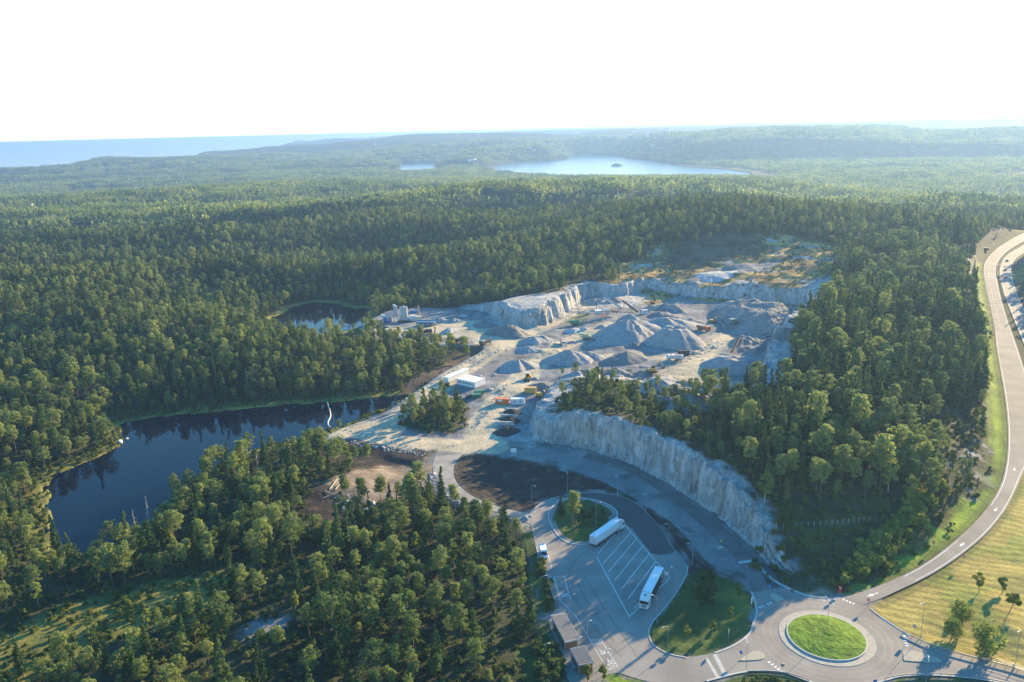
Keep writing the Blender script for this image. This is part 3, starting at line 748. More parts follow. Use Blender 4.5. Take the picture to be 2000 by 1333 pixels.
ROUND = smooth(upoly([(1468,1157),(1484,1154),(1533,1146),(1556,1156),(1580,1165),(1607,1168),(1632,1167),(1653,1166.5),(1682,1158),(1684,1170),(1686,1182),(1700,1190),(1715,1202),(1748,1224),(1777,1243),(1819,1263),(1881,1281),(2000,1312),(2100,1338),
    (2100,1372),(2000,1345),(1917,1326),(1860,1321),(1816,1318),(1760,1321),(1744,1325),(1700,1338),(1660,1348),(1620,1345),(1580,1331),(1540,1316),(1524,1313),(1482,1310),(1444,1314),(1404,1324),(1380,1331),(1330,1345),(1264,1331),(1240,1325),
    (1208,1314),(1189,1317),(1160,1330),(1120,1345),(1098,1310),(1104,1282),(1088,1266),(1070,1214),(1078,1196),(1093,1185),(1079,1168),(1074,1147),(1066,1120),(1056,1113),(1047,1073),(1045,1060),(1037,1030),(1036,1003),(1048,989),(1069,977),(1094,970),(1122,964),(1164,961),(1214,968),(1245,982),(1270,1007),
    (1300,1042),(1308,1062),(1325,1079),(1344,1104),(1341,1124),(1325,1153),(1300,1187),(1275,1214),(1266,1232),(1270,1253),(1281,1265),(1304,1278),(1340,1285),(1396,1276),(1428,1264),(1449,1252),(1467,1236),(1471,1218),(1479,1201),(1477,1180)]), 1)
road = sheet("road", ROUND, 0.0, A_OLD, "pale asphalt of the roundabout and lay-by")
strip("ramp_road", RL, RR, 0.03, A_OLD, "slip road curving from the roundabout up to the motorway")
strip("motorway", EL, ER, 0.03, A_OLD, "far carriageway of the motorway")
# dark resurfaced loop, the cliff-side road, access road
sheet("lay_by_loop_road", smooth(upoly([(1079,974),(1094,971),(1122,965),(1164,962),(1213,969),(1244,983),(1269,1008),(1299,1043),(1307,1063),(1324,1079),(1277,1087),(1257,1062),(1237,1036),(1222,1022),(1206,1015),(1209,1003),(1200,991),(1178,980),(1150,973),(1122,972.5),(1096,974)]), 1), 0.008, A_NEW, "dark resurfaced loop of the lay-by")
CL = smooth(upoly([(953,867),(1041,876),(1129,892),(1199,911),(1252,934),(1300,970),(1354,1012),(1408,1062),(1441,1094),(1460,1130),(1469,1157)]), 2, False)
CR = smooth(upoly([(953,860),(1041,867),(1129,880),(1199,896),(1252,916),(1300,948),(1362,992),(1424,1037),(1474,1093),(1501,1128),(1535,1147)]), 2, False)
z3 = lambda p: np.concatenate([p, np.zeros((len(p), 1))], 1)
CL3, CR3 = resample(z3(CL), 80), resample(z3(CR), 80)
strip("cliff_road", CL3[22:], CR3[22:], 0.010, A_MID, "narrow dark road running along the foot of the rock cutting")
AL = smooth(upoly([(1038,1026),(1006,1010),(953,996),(910,982),(882,964),(858,941),(842,915),(850,892)]), 2, False)
AR = smooth(upoly([(1036,1003),(998,997),(953,984),(917,967),(893,946),(884,924),(889,902),(905,886)]), 2, False)
strip("access_road", resample(z3(AL), 50), resample(z3(AR), 50), 0.005, mat("gravelled_road", (.27, .24, .205), .9, .2, .25), "pale access road from the lay-by to the quarry")
sheet("road_sill", upoly([(1441,1097),(1475,1092),(1477,1097.5),(1444,1102)]), 0.018, CONC, "pale concrete strip across the narrow road")
sheet("reseal_patch", smooth(upoly([(1500,1101),(1478,1099),(1490,1125),(1500,1150),(1528,1146)]), 1), 0.016, A_NEW, "dark tarmac patch at the mouth of the narrow road")
# kerbs
def kerb(name, pts, closed, w_=.32, h_=.13, z=0.0):
    p = np.array(pts, float)
    if closed: p = np.concatenate([p, p[:1]])
    if p.shape[1] == 2: p = np.concatenate([p, np.full((len(p), 1), z)], 1)
    a, b = offset_line(p, w_ / 2), offset_line(p, -w_ / 2); n_ = len(p)
    V = [tuple(q) for q in b] + [(x, y, zz + h_) for x, y, zz in b] + [(x, y, zz + h_) for x, y, zz in a] + [tuple(q) for q in a]
    F = [(k_ * n_ + i, k_ * n_ + i + 1, (k_ + 1) * n_ + i + 1, (k_ + 1) * n_ + i) for k_ in range(3) for i in range(n_ - 1)]
    me_ = raw_mesh(name, V, F, CONC)
    bm = bmesh.new(); bm.from_mesh(me_); bmesh.ops.recalc_face_normals(bm, faces=bm.faces); bm.to_mesh(me_); bm.free()
    return tag(link(name, me_), None, None, None, "structure")
kerb("kerb", LOOP_POLY, True, .45, .14)
kerb("kerb", smooth(upoly([(1340,1285),(1304,1278),(1281,1265),(1270,1253),(1266,1232),(1275,1214),(1300,1187),(1325,1153),(1341,1124),(1344,1104)]), 2, False), False)
kerb("kerb", smooth(upoly([(1396,1276),(1428,1264.5),(1449,1252),(1467,1236),(1471,1218),(1479,1201),(1476,1180),(1468,1157)]), 2, False), False, .5)
kerb("kerb", smooth(upoly([(1380,1331),(1404,1324.5),(1444,1314),(1482,1310),(1524,1313),(1540,1316),(1580,1331),(1610,1342)]), 2, False), False, .5)
kerb("kerb", smooth(upoly([(1478,1099),(1503,1129),(1533,1146),(1556,1156),(1580,1165),(1610,1168)]), 2, False), False, .4)
kerb("kerb", smooth(upoly([(1700,1190),(1715,1202),(1748,1224),(1777,1243)]), 2, False), False, .3)
kerb("kerb", smooth(upoly([(1700,1338),(1744,1325),(1760,1321),(1816,1318),(1917,1326),(2000,1345)]), 2, False), False, .4)
kerb("kerb", smooth(upoly([(1036,1003),(1048,989),(1069,977),(1094,970)]), 2, False), False, .3)
# roundabout centre: pale apron ring and raised grass island
mb = MB(); mb.prism(circle(C0, R_APRON), -.05, .09, circle(C0, R_APRON - .12)); tag(mb.build("apron", mat("apron_setts", (.36, .32, .26), .9, .16, .9)), "pale paved apron ring of the roundabout", None, None, "structure")
GRASS_M = mat("mown_grass", (.135, .205, .026), .95, .45, .45, 0, .5, .1)
def dome(c, r, z0, z1, m_, name, seed):
    V, F = [(c[0], c[1], z1)], []
    ks = 22; n_ = 72
    for i in range(1, ks + 1):
        q = i / ks
        for j in range(n_):
            a = 2 * math.pi * j / n_; x, y = c[0] + r * q * math.cos(a), c[1] + r * q * math.sin(a)
            V.append((x, y, z0 + (z1 - z0) * (1 - q ** 2.2) + .05 * random.uniform(-1, 1) * (q < .97)))
    for j in range(n_):
        F.append((0, 1 + j, 1 + (j + 1) % n_))
        for i in range(ks - 1):
            a = 1 + i * n_; F.append((a + j, a + n_ + j, a + n_ + (j + 1) % n_, a + (j + 1) % n_))
    V += [(x, y, z0 - .4) for x, y, z in V[1 + (ks - 1) * n_:1 + ks * n_]]
    a = 1 + (ks - 1) * n_
    for j in range(n_): F.append((a + j, a + n_ + j, a + n_ + (j + 1) % n_, a + (j + 1) % n_))
    return link(name, raw_mesh(name, V, F, m_))
tag(dome(C0, R_GRASS, .35, .95, GRASS_M, "roundabout_grass", 1), "raised round island of bright mown grass", None, None, "structure")
kerb("kerb", circle(C0, R_GRASS + .1), True, .3, .36)
# traffic islands
ISLAND_M = mat("island_paving", (.34, .30, .235), .9, .18, 1.2)
for pts in ([(1500,1155),(1512,1178),(1537,1171)], [(1481,1267),(1442,1290),(1446,1292),(1501,1289)], [(1764,1266),(1764,1290),(1768,1292),(1843,1297),(1836,1286)]):
    P = smooth(upoly(pts), 2)
    mb = MB(); mb.prism(P, -.05, .16); tag(mb.build("traffic_island", ISLAND_M), None, None, None, "structure")
# raised crossing
sheet("crossing", upoly([(1392,1279),(1399,1277),(1422,1320),(1414,1322)]), .022, CONC); sheet("crossing", upoly([(1377,1287),(1382,1285),(1406,1324),(1400,1326)]), .022, CONC)
sheet("crossing_bed", upoly([(1382,1285),(1392,1279),(1414,1322),(1406,1324)]), .020, mat("crossing_setts", (.2, .195, .16), .9, .2, 2))

# road markings
V, F = [], []
def mline(pts, w_=.14, z=.026):
    p = z3(upoly(pts)); ribbon(V, F, p, w_, z)
def mpoly(pts, z=.026):
    P = [Vector((x, y, z)) for x, y in pts]; o = len(V); V.extend([tuple(q) for q in P])
    for t in tessellate_polygon([P]):
        a, b, c = (P[i] for i in t); t = t if (b - a).cross(c - a).z > 0 else t[::-1]
        F.append(tuple(o + i for i in t))
for a, b in (((1165,1087),(1229,1205)), ((1220,1026),(1307,1127)), ((1168,1082),(1217,1027)), ((1178,1101),(1232,1040)), ((1188,1118),(1243,1053)), ((1201,1134),(1255,1067)), ((1214,1151),(1267,1083)), ((1226,1171),(1281,1097)), ((1229,1205),(1308,1130)), ((1238,1190),(1256,1170)), ((1294,1113),(1288,1122))):
    mline([a, b], .17)
mline([(1048,1069),(1057,1111),(1078,1111),(1069,1078)], .12); mline([(1058,1112),(1083,1134)], .12)
mline([(1082,1127),(1102,1126),(1114,1171),(1094,1172),(1082,1127)], .14); mline([(1094,1173),(1121,1199),(1138,1226),(1153,1252),(1178,1294)], .1)
mline([(1152,1250),(1173,1249),(1207,1303),(1189,1309)], .12); mline([(1172,1279),(1190,1275)], .12); mline([(1186,1299),(1202,1295)], .12)
mline([(1160,1260),(1178,1256)], .12); mline([(1153,1251),(1178,1256)], .1); mline([(1160,1259),(1173,1250)], .1); mline([(1187,1300),(1206,1303)], .1); mline([(1189,1308),(1202,1296)], .1)
# BUSS, read from the far side
def stroke_text(word, org, ux, uy, h_, w_, gap):
    G = {'B': [[(0,0),(0,1)],[(0,1),(.7,1),(.8,.75),(.7,.52),(0,.52)],[(.7,.52),(.95,.28),(.8,0),(0,0)]], 'U': [[(0,1),(0,.2),(.25,0),(.65,0),(.9,.2),(.9,1)]], 'S': [[(.9,.85),(.65,1),(.2,1),(0,.78),(.2,.55),(.7,.47),(.9,.25),(.7,0),(.2,0),(0,.15)]]}
    x = 0
    for ch in word:
        for st in G[ch]:
            p = np.array([(org[0] + ux[0] * (x + a * w_) + uy[0] * b * h_, org[1] + ux[1] * (x + a * w_) + uy[1] * b * h_, 0) for a, b in st])
            ribbon(V, F, p, .13, .026)
        x += w_ + gap
p0, p1 = unz(1110.5, 1158.5), unz(1093.5, 1160.5); q1 = unz(1092, 1166)
ux = (p1 - p0) / np.linalg.norm(p1 - p0); uy = np.array([-ux[1], ux[0]])
stroke_text("BUSS", p0, ux, uy, 1.6, .48, .2)
# wheelchair symbols
for cx, cy in ((1176.5,1273.5), (1190.5,1291.5)):
    c = unz(cx, cy); e1 = np.array([.86, .5]); e2 = np.array([-.5, .86])
    W = lambda a, b: (c[0] + e1[0] * a + e2[0] * b, c[1] + e1[1] * a + e2[1] * b, 0)
    ribbon(V, F, np.array([W(.45 * math.cos(t) - .1, .45 * math.sin(t) - .25) for t in np.linspace(2.2, 6.3, 9)]), .13, .026)
    ribbon(V, F, np.array([W(-.12, .75), W(-.12, .05), W(.4, .05), W(.6, -.6)]), .14, .026)
    mpoly([W(.16 * math.cos(t) - .12, .16 * math.sin(t) + .95)[:2] for t in np.linspace(0, 6.28, 8, False)])
# give-way triangles
for c, dirn in (([(1485,1187.5),(1491,1185.5),(1501,1181),(1506,1178.5)], (1614,1245)), ([(1647,1172),(1653.5,1174.8),(1660,1177.3),(1666.5,1180)], (1614,1245)), ([(1503,1293.5),(1509,1298),(1515,1302.5),(1521,1307),(1526.5,1311.5)], (1614,1245)), ([(1764.8,1243),(1766.5,1247.6),(1768,1252.2),(1769,1257),(1770,1261.5)], (1614,1245))):
    for p in c:
        o = unz(*p); d = C0 - o; d /= np.linalg.norm(d); s_ = np.array([-d[1], d[0]])
        mpoly([o + s_ * .33 - d * .45, o - s_ * .33 - d * .45, o + d * .5][::-1])
# edge and lane lines
mline([(1478,1101),(1490,1118),(1503,1131),(1533,1148),(1556,1157.5),(1580,1166),(1612,1169),(1645,1168)], .12)
mline([(1719,1206),(1748,1226),(1776,1245)], .12)
for k_ in (.6,):
    ribbon(V, F, offset_line(RL[3:], -k_), .15, .05); ribbon(V, F, offset_line(RR[3:], k_), .15, .05)
    ribbon(V, F, offset_line(EL, -.5), .15, .05); ribbon(V, F, offset_line(ER, .5), .15, .05)
for p in dashes((RL * .62 + RR * .38)[44:], 3.0, 6.0): ribbon(V, F, p, .15, .05)
for p in dashes((EL + ER) / 2, 3.0, 6.0): ribbon(V, F, p, .15, .05)
def arrow(i, back=1):
    c = (RL[i] + RR[i]) / 2; t = RL[i - 1][:2] - RL[i + 1][:2]; t /= np.linalg.norm(t); s_ = np.array([-t[1], t[0]]); z = c[2] + .055
    o = len(V); P = [c[:2] + t * a + s_ * b for a, b in ((-2.6,-.12),(.6,-.12),(.6,-.5),(2.6,0),(.6,.5),(.6,.12),(-2.6,.12))]
    V.extend([(x, y, z - .3 * 0) for x, y in P]); F.append((o, o + 1, o + 5, o + 6)); F.append((o + 2, o + 3, o + 4))
_pr = project((RL[:, 0] + RR[:, 0]) / 2, (RL[:, 1] + RR[:, 1]) / 2, (RL[:, 2] + RR[:, 2]) / 2)
for ax_, ay_ in ((1726,1157), (1874,1075), (1955,990), (1982,918)):
    arrow(int(np.argmin(np.hypot(_pr[0] - ax_, _pr[1] - ay_))))
me_ = raw_mesh("road_markings", V, F, WHITE)
tag(link("road_markings", me_), "white painted road markings", None, None, "structure")
# tyre marks and cracks on the lay-by are worn into its surface
V, F = [], []
for pts in ([(1110,1145),(1108,1130),(1115,1105),(1130,1088),(1152,1075),(1175,1062)], [(1100,1130),(1118,1165),(1145,1205),(1180,1250),(1215,1285)], [(1140,1125),(1175,1180),(1215,1240),(1250,1290)], [(1128,1140),(1150,1180),(1200,1255)]):
    ribbon(V, F, resample(smooth(z3(upoly(pts)), 2, False), 40), .28, .004)
for r_, w_ in ((13.4, .7), (15.1, .7), (17.0, .6)):
    V2, F2 = [], []; c_ = z3(circle(C0, r_, 96)); ribbon(V2, F2, np.concatenate([c_, c_[:1]]), w_, .005)
    tag(link("wheel_path", raw_mesh("wheel_path", V2, F2, asphalt("polished_asphalt", (.262, .228, .195)))), None, None, None, "structure")
tag(link("tyre_marks", raw_mesh("tyre_marks", V, F, asphalt("rubbed_asphalt", (.15, .14, .135)))), "dark curved tyre marks on the lay-by", None, None, "structure")
# median strip of the motorway


# ------------------------------------------------------------------ haze: the air of a humid evening
hb = MB(); hb.box((0, 30000, 48), (150000, 150000, 192)); 
hm = bpy.data.materials.new("haze_air"); hm.use_nodes = True
hn = hm.node_tree.nodes; hn.remove(hn["Principled BSDF"])
pv = hn.new("ShaderNodeVolumePrincipled")
pv.inputs["Color"].default_value = (.28, .46, .78, 1); pv.inputs["Density"].default_value = 1.25e-4; pv.inputs["Anisotropy"].default_value = .35
hm.node_tree.links.new(pv.outputs[0], hn["Material Output"].inputs["Volume"])
hz = hb.build("haze", hm); hz["kind"] = "stuff"; hz["label"] = "pale blue evening haze over the far hills"

# ------------------------------------------------------------------ trees
def leaf_material(name, c0, c1, trans=.34):
    m_ = bpy.data.materials.new(name); m_.use_nodes = True
    n, l = m_.node_tree.nodes, m_.node_tree.links
    n.remove(n["Principled BSDF"])
    oi = n.new("ShaderNodeObjectInfo"); g_ = n.new("ShaderNodeNewGeometry")
    z = n.new("ShaderNodeTexNoise"); z.inputs["Scale"].default_value = .55; z.inputs["Detail"].default_value = 3
    l.new(g_.outputs["Position"], z.inputs["Vector"])
    ad = n.new("ShaderNodeMath"); ad.operation = 'MULTIPLY_ADD'; l.new(z.outputs["Fac"], ad.inputs[0]); ad.inputs[1].default_value = .9
    sb = n.new("ShaderNodeMath"); sb.operation = 'MULTIPLY_ADD'; l.new(oi.outputs["Random"], sb.inputs[0]); sb.inputs[1].default_value = .75; sb.inputs[2].default_value = -.32
    zz = n.new("ShaderNodeTexNoise"); zz.inputs["Scale"].default_value = .014; zz.inputs["Detail"].default_value = 3; l.new(g_.outputs["Position"], zz.inputs["Vector"])
    z2 = n.new("ShaderNodeMath"); z2.operation = 'MULTIPLY_ADD'; l.new(zz.outputs["Fac"], z2.inputs[0]); z2.inputs[1].default_value = 1.3; l.new(sb.outputs[0], z2.inputs[2])
    z3_ = n.new("ShaderNodeMath"); z3_.operation = 'ADD'; l.new(z2.outputs[0], z3_.inputs[0]); z3_.inputs[1].default_value = -.65
    l.new(z3_.outputs[0], ad.inputs[2]); ad.use_clamp = True
    mx = n.new("ShaderNodeMix"); mx.data_type = 'RGBA'; l.new(ad.outputs[0], mx.inputs[0])
    mx.inputs[6].default_value = (*c0, 1); mx.inputs[7].default_value = (*c1, 1)
    d = n.new("ShaderNodeBsdfDiffuse"); t = n.new("ShaderNodeBsdfTranslucent"); s_ = n.new("ShaderNodeMixShader"); s_.inputs[0].default_value = trans
    l.new(mx.outputs[2], d.inputs[0]); l.new(mx.outputs[2], t.inputs[0]); l.new(d.outputs[0], s_.inputs[1]); l.new(t.outputs[0], s_.inputs[2])
    l.new(s_.outputs[0], n["Material Output"].inputs[0])
    return m_
PINE_M = leaf_material("pine_needles", (.062, .122, .05), (.31, .35, .105), .5)
SPRUCE_M = leaf_material("spruce_needles", (.032, .075, .034), (.12, .175, .055), .42)
BIRCH_M = leaf_material("birch_leaves", (.10, .17, .042), (.31, .34, .08), .5)
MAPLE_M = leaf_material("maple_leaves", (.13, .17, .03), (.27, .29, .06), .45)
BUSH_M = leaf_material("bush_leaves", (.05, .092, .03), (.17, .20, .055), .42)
DEAD_M = leaf_material("dry_twigs", (.12, .10, .085), (.19, .16, .14), .1)
BARK_M = mat("pine_bark", (.15, .105, .075), .95, .3, 1.2)
BIRCHBARK_M = mat("birch_bark", (.42, .40, .37), .9, .3, 1.5)

def leaf_quads(cent, rads, npc, size, rg, up=.35):
    cent = np.repeat(cent, npc, 0); rads = np.repeat(rads, npc, 0); N = len(cent)
    d = rg.normal(size=(N, 3)); d /= np.linalg.norm(d, axis=1)[:, None]
    p = cent + d * rads * (rg.uniform(.35, 1.0, (N, 1)) ** .6)
    n_ = d * .9 + rg.normal(size=(N, 3)) * .42; n_[:, 2] += up; n_ /= np.linalg.norm(n_, axis=1)[:, None]
    a = rg.normal(size=(N, 3)); a -= n_ * (a * n_).sum(1)[:, None]; a /= np.linalg.norm(a, axis=1)[:, None]
    b = np.cross(n_, a)
    s_ = size * rg.uniform(.6, 1.35, (N, 1)); e = rg.uniform(.45, .9, (N, 1))
    V = np.stack([p - a * s_, p - b * s_ * e, p + a * s_, p + b * s_ * e], 1).reshape(-1, 3)
    return V
def tube_geom(pts, radii, n_=6):
    V, F = [], []
    for k_, (p, r) in enumerate(zip(pts, radii)):
        for j in range(n_):
            a = 2 * math.pi * j / n_; V.append((p[0] + r * math.cos(a), p[1] + r * math.sin(a), p[2]))
    for k_ in range(len(pts) - 1):
        for j in range(n_): F.append((k_ * n_ + j, k_ * n_ + (j + 1) % n_, (k_ + 1) * n_ + (j + 1) % n_, (k_ + 1) * n_ + j))
    return V, F
def limb_geom(a, b, r0, r1):
    a, b = Vector(a), Vector(b); q = (b - a).to_track_quat('Z', 'Y').to_matrix()
    V, F = [], []
    for p, r in ((a, r0), (b, r1)):
        for j in range(4):
            t = math.pi / 2 * j; V.append(tuple(p + q @ Vector((r * math.cos(t), r * math.sin(t), 0))))
    for j in range(4): F.append((j, (j + 1) % 4, 4 + (j + 1) % 4, 4 + j))
    return V, F
def make_tree(kind, seed):
    """returns (crown vertices as quads, trunk V, trunk F)"""
    rg = np.random.default_rng(seed)
    H = {'pine': 12.5, 'spruce': 14.5, 'birch': 10.5, 'maple': 4.6, 'oak': 7.5, 'bush': 1.6}[kind]
    lean = rg.normal(0, .035, 2)
    bend = rg.normal(0, .25, 2)
    ax = lambda z: np.array([lean[0] * z + bend[0] * math.sin(z / H * 3.1), lean[1] * z + bend[1] * math.sin(z / H * 3.1), z])
    cs, rs = [], []
    if kind == 'pine':
        cb = rg.uniform(.36, .54) * H; R0 = rg.uniform(2.2, 3.7); n_ = int(rg.integers(36, 52))
        for i in range(n_):
            u = (i + rg.uniform(0, 1)) / n_; z = cb + u * (H - cb) * .96
            R_ = R0 * math.sqrt(max(.05, 1 - ((u - .3) / .78) ** 2)) * rg.uniform(.7, 1.15)
            a = i * 2.4 + rg.uniform(-.6, .6); q = rg.uniform(.35, .9) * R_
            c = ax(z); cs.append([c[0] + q * math.cos(a), c[1] + q * math.sin(a), z + .22 * q]); k_ = rg.uniform(.55, 1.1)
            rs.append([k_, k_, k_ * .45])
        npc, size = 52, .215
    elif kind == 'spruce':
        R0 = rg.uniform(1.9, 2.6)
        for i in range(46):
            u = (i + rg.uniform(0, 1)) / 46; z = H * (.12 + .88 * u); R_ = R0 * (1 - u) ** .85 * rg.uniform(.75, 1.1) + .12
            for s_ in range(1 if u > .6 else 2):
                a = rg.uniform(0, 6.28); q = R_ * rg.uniform(.35, .8); c = ax(z)
                cs.append([c[0] + q * math.cos(a), c[1] + q * math.sin(a), z - .25 * q]); k_ = max(.28, .45 * R_); rs.append([k_, k_, k_ * .5])
        npc, size = 24, .27
    else:
        n_ = {'birch': 24, 'maple': 16, 'oak': 34, 'bush': 9}[kind]
        cz, rz, rr = {'birch': (.62, .36, 2.0), 'maple': (.62, .36, 1.05), 'oak': (.55, .45, 2.9), 'bush': (.5, .45, 1.0)}[kind]
        for i in range(n_):
            d = rg.normal(size=3); d /= np.linalg.norm(d); k_ = rg.uniform(.45, .95)
            wz = 1 - .35 * max(d[2], 0); c = ax(cz * H)
            cs.append([c[0] + d[0] * k_ * rr * wz, c[1] + d[1] * k_ * rr * wz, cz * H + d[2] * k_ * rz * H])
            b = rr * rg.uniform(.3, .46); rs.append([b, b, b * .85])
        npc, size = {'birch': (54, .25), 'maple': (50, .17), 'oak': (54, .25), 'bush': (34, .17)}[kind]
    cs, rs = np.array(cs), np.array(rs)
    crown = leaf_quads(cs, rs, npc, size, rg)
    TV, TF = [], []
    if kind != 'bush':
        zs = np.linspace(-.6, H * (.92 if kind in ('pine', 'spruce') else .8), 7)
        r0 = {'pine': .17, 'spruce': .17, 'birch': .10, 'maple': .07, 'oak': .15}[kind]
        TV, TF = tube_geom([ax(z) for z in zs], [r0 * (1 - .82 * max(z, 0) / H) for z in zs])
        for c in cs[:: (2 if kind != 'spruce' else 9)]:
            z0 = max(.25 * H, c[2] - .5 * math.hypot(c[0], c[1]) - .3)
            v, f = limb_geom(ax(min(z0, H * .85)), c, r0 * .38, r0 * .1); o = len(TV); TV += v; TF += [tuple(o + i for i in q) for q in f]
    else:
        for c in cs[::3]:
            v, f = limb_geom((0, 0, -.2), c, .04, .015); o = len(TV); TV += v; TF += [tuple(o + i for i in q) for q in f]
    return crown, TV, TF
def quads_mesh(name, V, m_):
    me_ = bpy.data.meshes.new(name); N = len(V)
    me_.vertices.add(N); me_.vertices.foreach_set("co", V.astype(np.float32).ravel())
    me_.loops.add(N); me_.polygons.add(N // 4)
    me_.loops.foreach_set("vertex_index", np.arange(N, dtype=np.int32)); me_.polygons.foreach_set("loop_start", np.arange(0, N, 4, dtype=np.int32))
    me_.update(calc_edges=True); me_.materials.append(m_); return me_
def joined_mesh(name, crown, TV, TF, mc_, mt_):
    me_ = bpy.data.meshes.new(name); n_ = len(crown)
    V = np.concatenate([crown, np.array(TV).reshape(-1, 3)]); idx_ = np.concatenate([np.arange(n_), (np.array(TF, int) + n_).ravel()])
    me_.vertices.add(len(V)); me_.vertices.foreach_set("co", V.astype(np.float32).ravel())
    me_.loops.add(len(idx_)); me_.polygons.add(len(idx_) // 4)
    me_.loops.foreach_set("vertex_index", idx_.astype(np.int32)); me_.polygons.foreach_set("loop_start", np.arange(0, len(idx_), 4, dtype=np.int32))
    me_.materials.append(mc_); me_.materials.append(mt_)
    me_.polygons.foreach_set("material_index", np.concatenate([np.zeros(n_ // 4, np.int32), np.ones(len(TF), np.int32)]))
    me_.update(calc_edges=True); return me_
LEAF = dict(pine=PINE_M, spruce=SPRUCE_M, birch=BIRCH_M, maple=MAPLE_M, oak=BIRCH_M, bush=BUSH_M)
BARK = dict(pine=BARK_M, spruce=BARK_M, birch=BIRCHBARK_M, maple=BARK_M, oak=BARK_M, bush=BARK_M)
NVAR = dict(pine=8, spruce=4, birch=5, maple=3, oak=3, bush=4)
for dd_, src, mt_ in ((LEAF, 'bush', MAPLE_M), (BARK, 'bush', BARK_M)): dd_['sunbush'] = mt_  # sunlit copy of the bush: sunshine put into its lighter leaf colour
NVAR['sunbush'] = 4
TREES = {}
for kk_, nv_ in NVAR.items():
    TREES[kk_] = []
    for i in range(nv_):
        c, tv, tf = make_tree('bush' if kk_ == 'sunbush' else kk_, 1000 + i * 7 + len(kk_) * 100)
        TREES[kk_].append(dict(crown=quads_mesh("crown", c, LEAF[kk_]), trunk=raw_mesh("trunk", tv, tf, BARK[kk_]), whole=joined_mesh(kk_, c, tv, tf, LEAF[kk_], BARK[kk_])))

def instancer(name, P, idx_, rot, scl, meshes, label, cat=None):
    """one object of countless plants or stones: points that carry meshes"""
    me_ = bpy.data.meshes.new(name); N = len(P)
    me_.vertices.add(N); me_.vertices.foreach_set("co", np.asarray(P, np.float32).ravel())
    for an, ty, arr in (("pick", 'INT', idx_.astype(np.int32)), ("turn", 'FLOAT', rot.astype(np.float32)), ("size", 'FLOAT', scl.astype(np.float32))):
        a_ = me_.attributes.new(an, ty, 'POINT'); a_.data.foreach_set("value", arr)
    o = link(name, me_)
    g = bpy.data.node_groups.new(name, 'GeometryNodeTree')
    g.interface.new_socket("Geometry", in_out='INPUT', socket_type='NodeSocketGeometry'); g.interface.new_socket("Geometry", in_out='OUTPUT', socket_type='NodeSocketGeometry')
    n, l = g.nodes, g.links
    gi, go = n.new("NodeGroupInput"), n.new("NodeGroupOutput")
    iop = n.new("GeometryNodeInstanceOnPoints"); g2i = n.new("GeometryNodeGeometryToInstance")
    objs = []
    for mm in meshes:
        so = bpy.data.objects.new(mm.name, mm); objs.append(so)
    for so in reversed(objs):
        oi = n.new("GeometryNodeObjectInfo"); oi.inputs["Object"].default_value = so; oi.inputs["As Instance"].default_value = False
        l.new(oi.outputs["Geometry"], g2i.inputs[0])
    def attr(nm, ty):
        q = n.new("GeometryNodeInputNamedAttribute"); q.data_type = ty; q.inputs["Name"].default_value = nm; return q.outputs["Attribute"]
    cx = n.new("ShaderNodeCombineXYZ"); l.new(attr("turn", 'FLOAT'), cx.inputs[2])
    l.new(gi.outputs[0], iop.inputs["Points"]); l.new(g2i.outputs[0], iop.inputs["Instance"]); iop.inputs["Pick Instance"].default_value = True
    l.new(attr("pick", 'INT'), iop.inputs["Instance Index"]); l.new(cx.outputs[0], iop.inputs["Rotation"]); l.new(attr("size", 'FLOAT'), iop.inputs["Scale"])
    l.new(iop.outputs[0], go.inputs[0])
    md = o.modifiers.new("scatter", 'NODES'); md.node_group = g
    o["kind"] = "stuff"; o["label"] = label
    return o

def cells(r0, r1, a0, a1, step, rg):
    xs = np.arange(-r1, r1, step); ys = np.arange(0, r1, step)
    X, Y = np.meshgrid(xs, ys); X = X + rg.uniform(-.48, .48, X.shape) * step; Y = Y + rg.uniform(-.48, .48, X.shape) * step
    r = np.hypot(X, Y); a = np.degrees(np.arctan2(X, Y)); k = (r > r0) & (r < r1) & (a > a0) & (a < a1)
    return X[k], Y[k]
rg = np.random.default_rng(5)
X, Y = cells(90, 1150, -44, 50, 4.35, rg)
clear = gsample(GM['clear'], X, Y); Z = gsample(GZ, X, Y)
dens = (1 - clear) * (.93 + .5 * fbm(X, Y, 38, 3, 120))
leftside = sdist(X, Y, upoly([(-400,780),(60,860),(240,880),(640,830),(880,950),(1110,1000),(1110,1450),(-600,1450)], 0), 300) > 0
dens = np.where(leftside, (1 - clear) * np.clip(.62 + .9 * fbm(X, Y, 30, 3, 121), .06, .9), dens)
thin = sdist(X, Y, upoly([(1830,830),(1960,780),(1975,900),(1930,1010),(1820,1010)], 5), 60)
dens = np.where(thin > 0, dens * .15, dens)
dens = np.where(sdist(X, Y, upoly([(1020,690),(1340,720),(1330,850),(1100,850),(1000,850)], 12), 100) > 0, dens * .5, dens)
bank = sdist(X, Y, upoly([(655,850),(665,826),(700,792),(800,758),(850,735),(960,684),(962,700),(880,735),(820,775),(760,812),(700,850)], -1), 60)
dens = np.where(bank > 0, 0, dens)
med = sdist(X, Y, upoly([(1930,700),(1915,520),(1940,480),(1990,452),(2070,430),(2110,445),(2020,500),(2010,560),(2060,700)], 10), 60)
dens = np.where(med > 0, 0, dens)
gap = sdist(X, Y, upoly([(490,636),(730,640),(735,665),(700,690),(600,688),(490,676)], -2), 60)
dens = np.where(gap > 0, dens * .05, dens)
k = (rg.uniform(0, 1, X.shape) < np.clip(dens, 0, 1)) & (Z > -3.7)
X, Y, Z = X[k], Y[k], Z[k]
mixn = fbm(X, Y, 70, 3, 122)
u = rg.uniform(0, 1, X.shape)
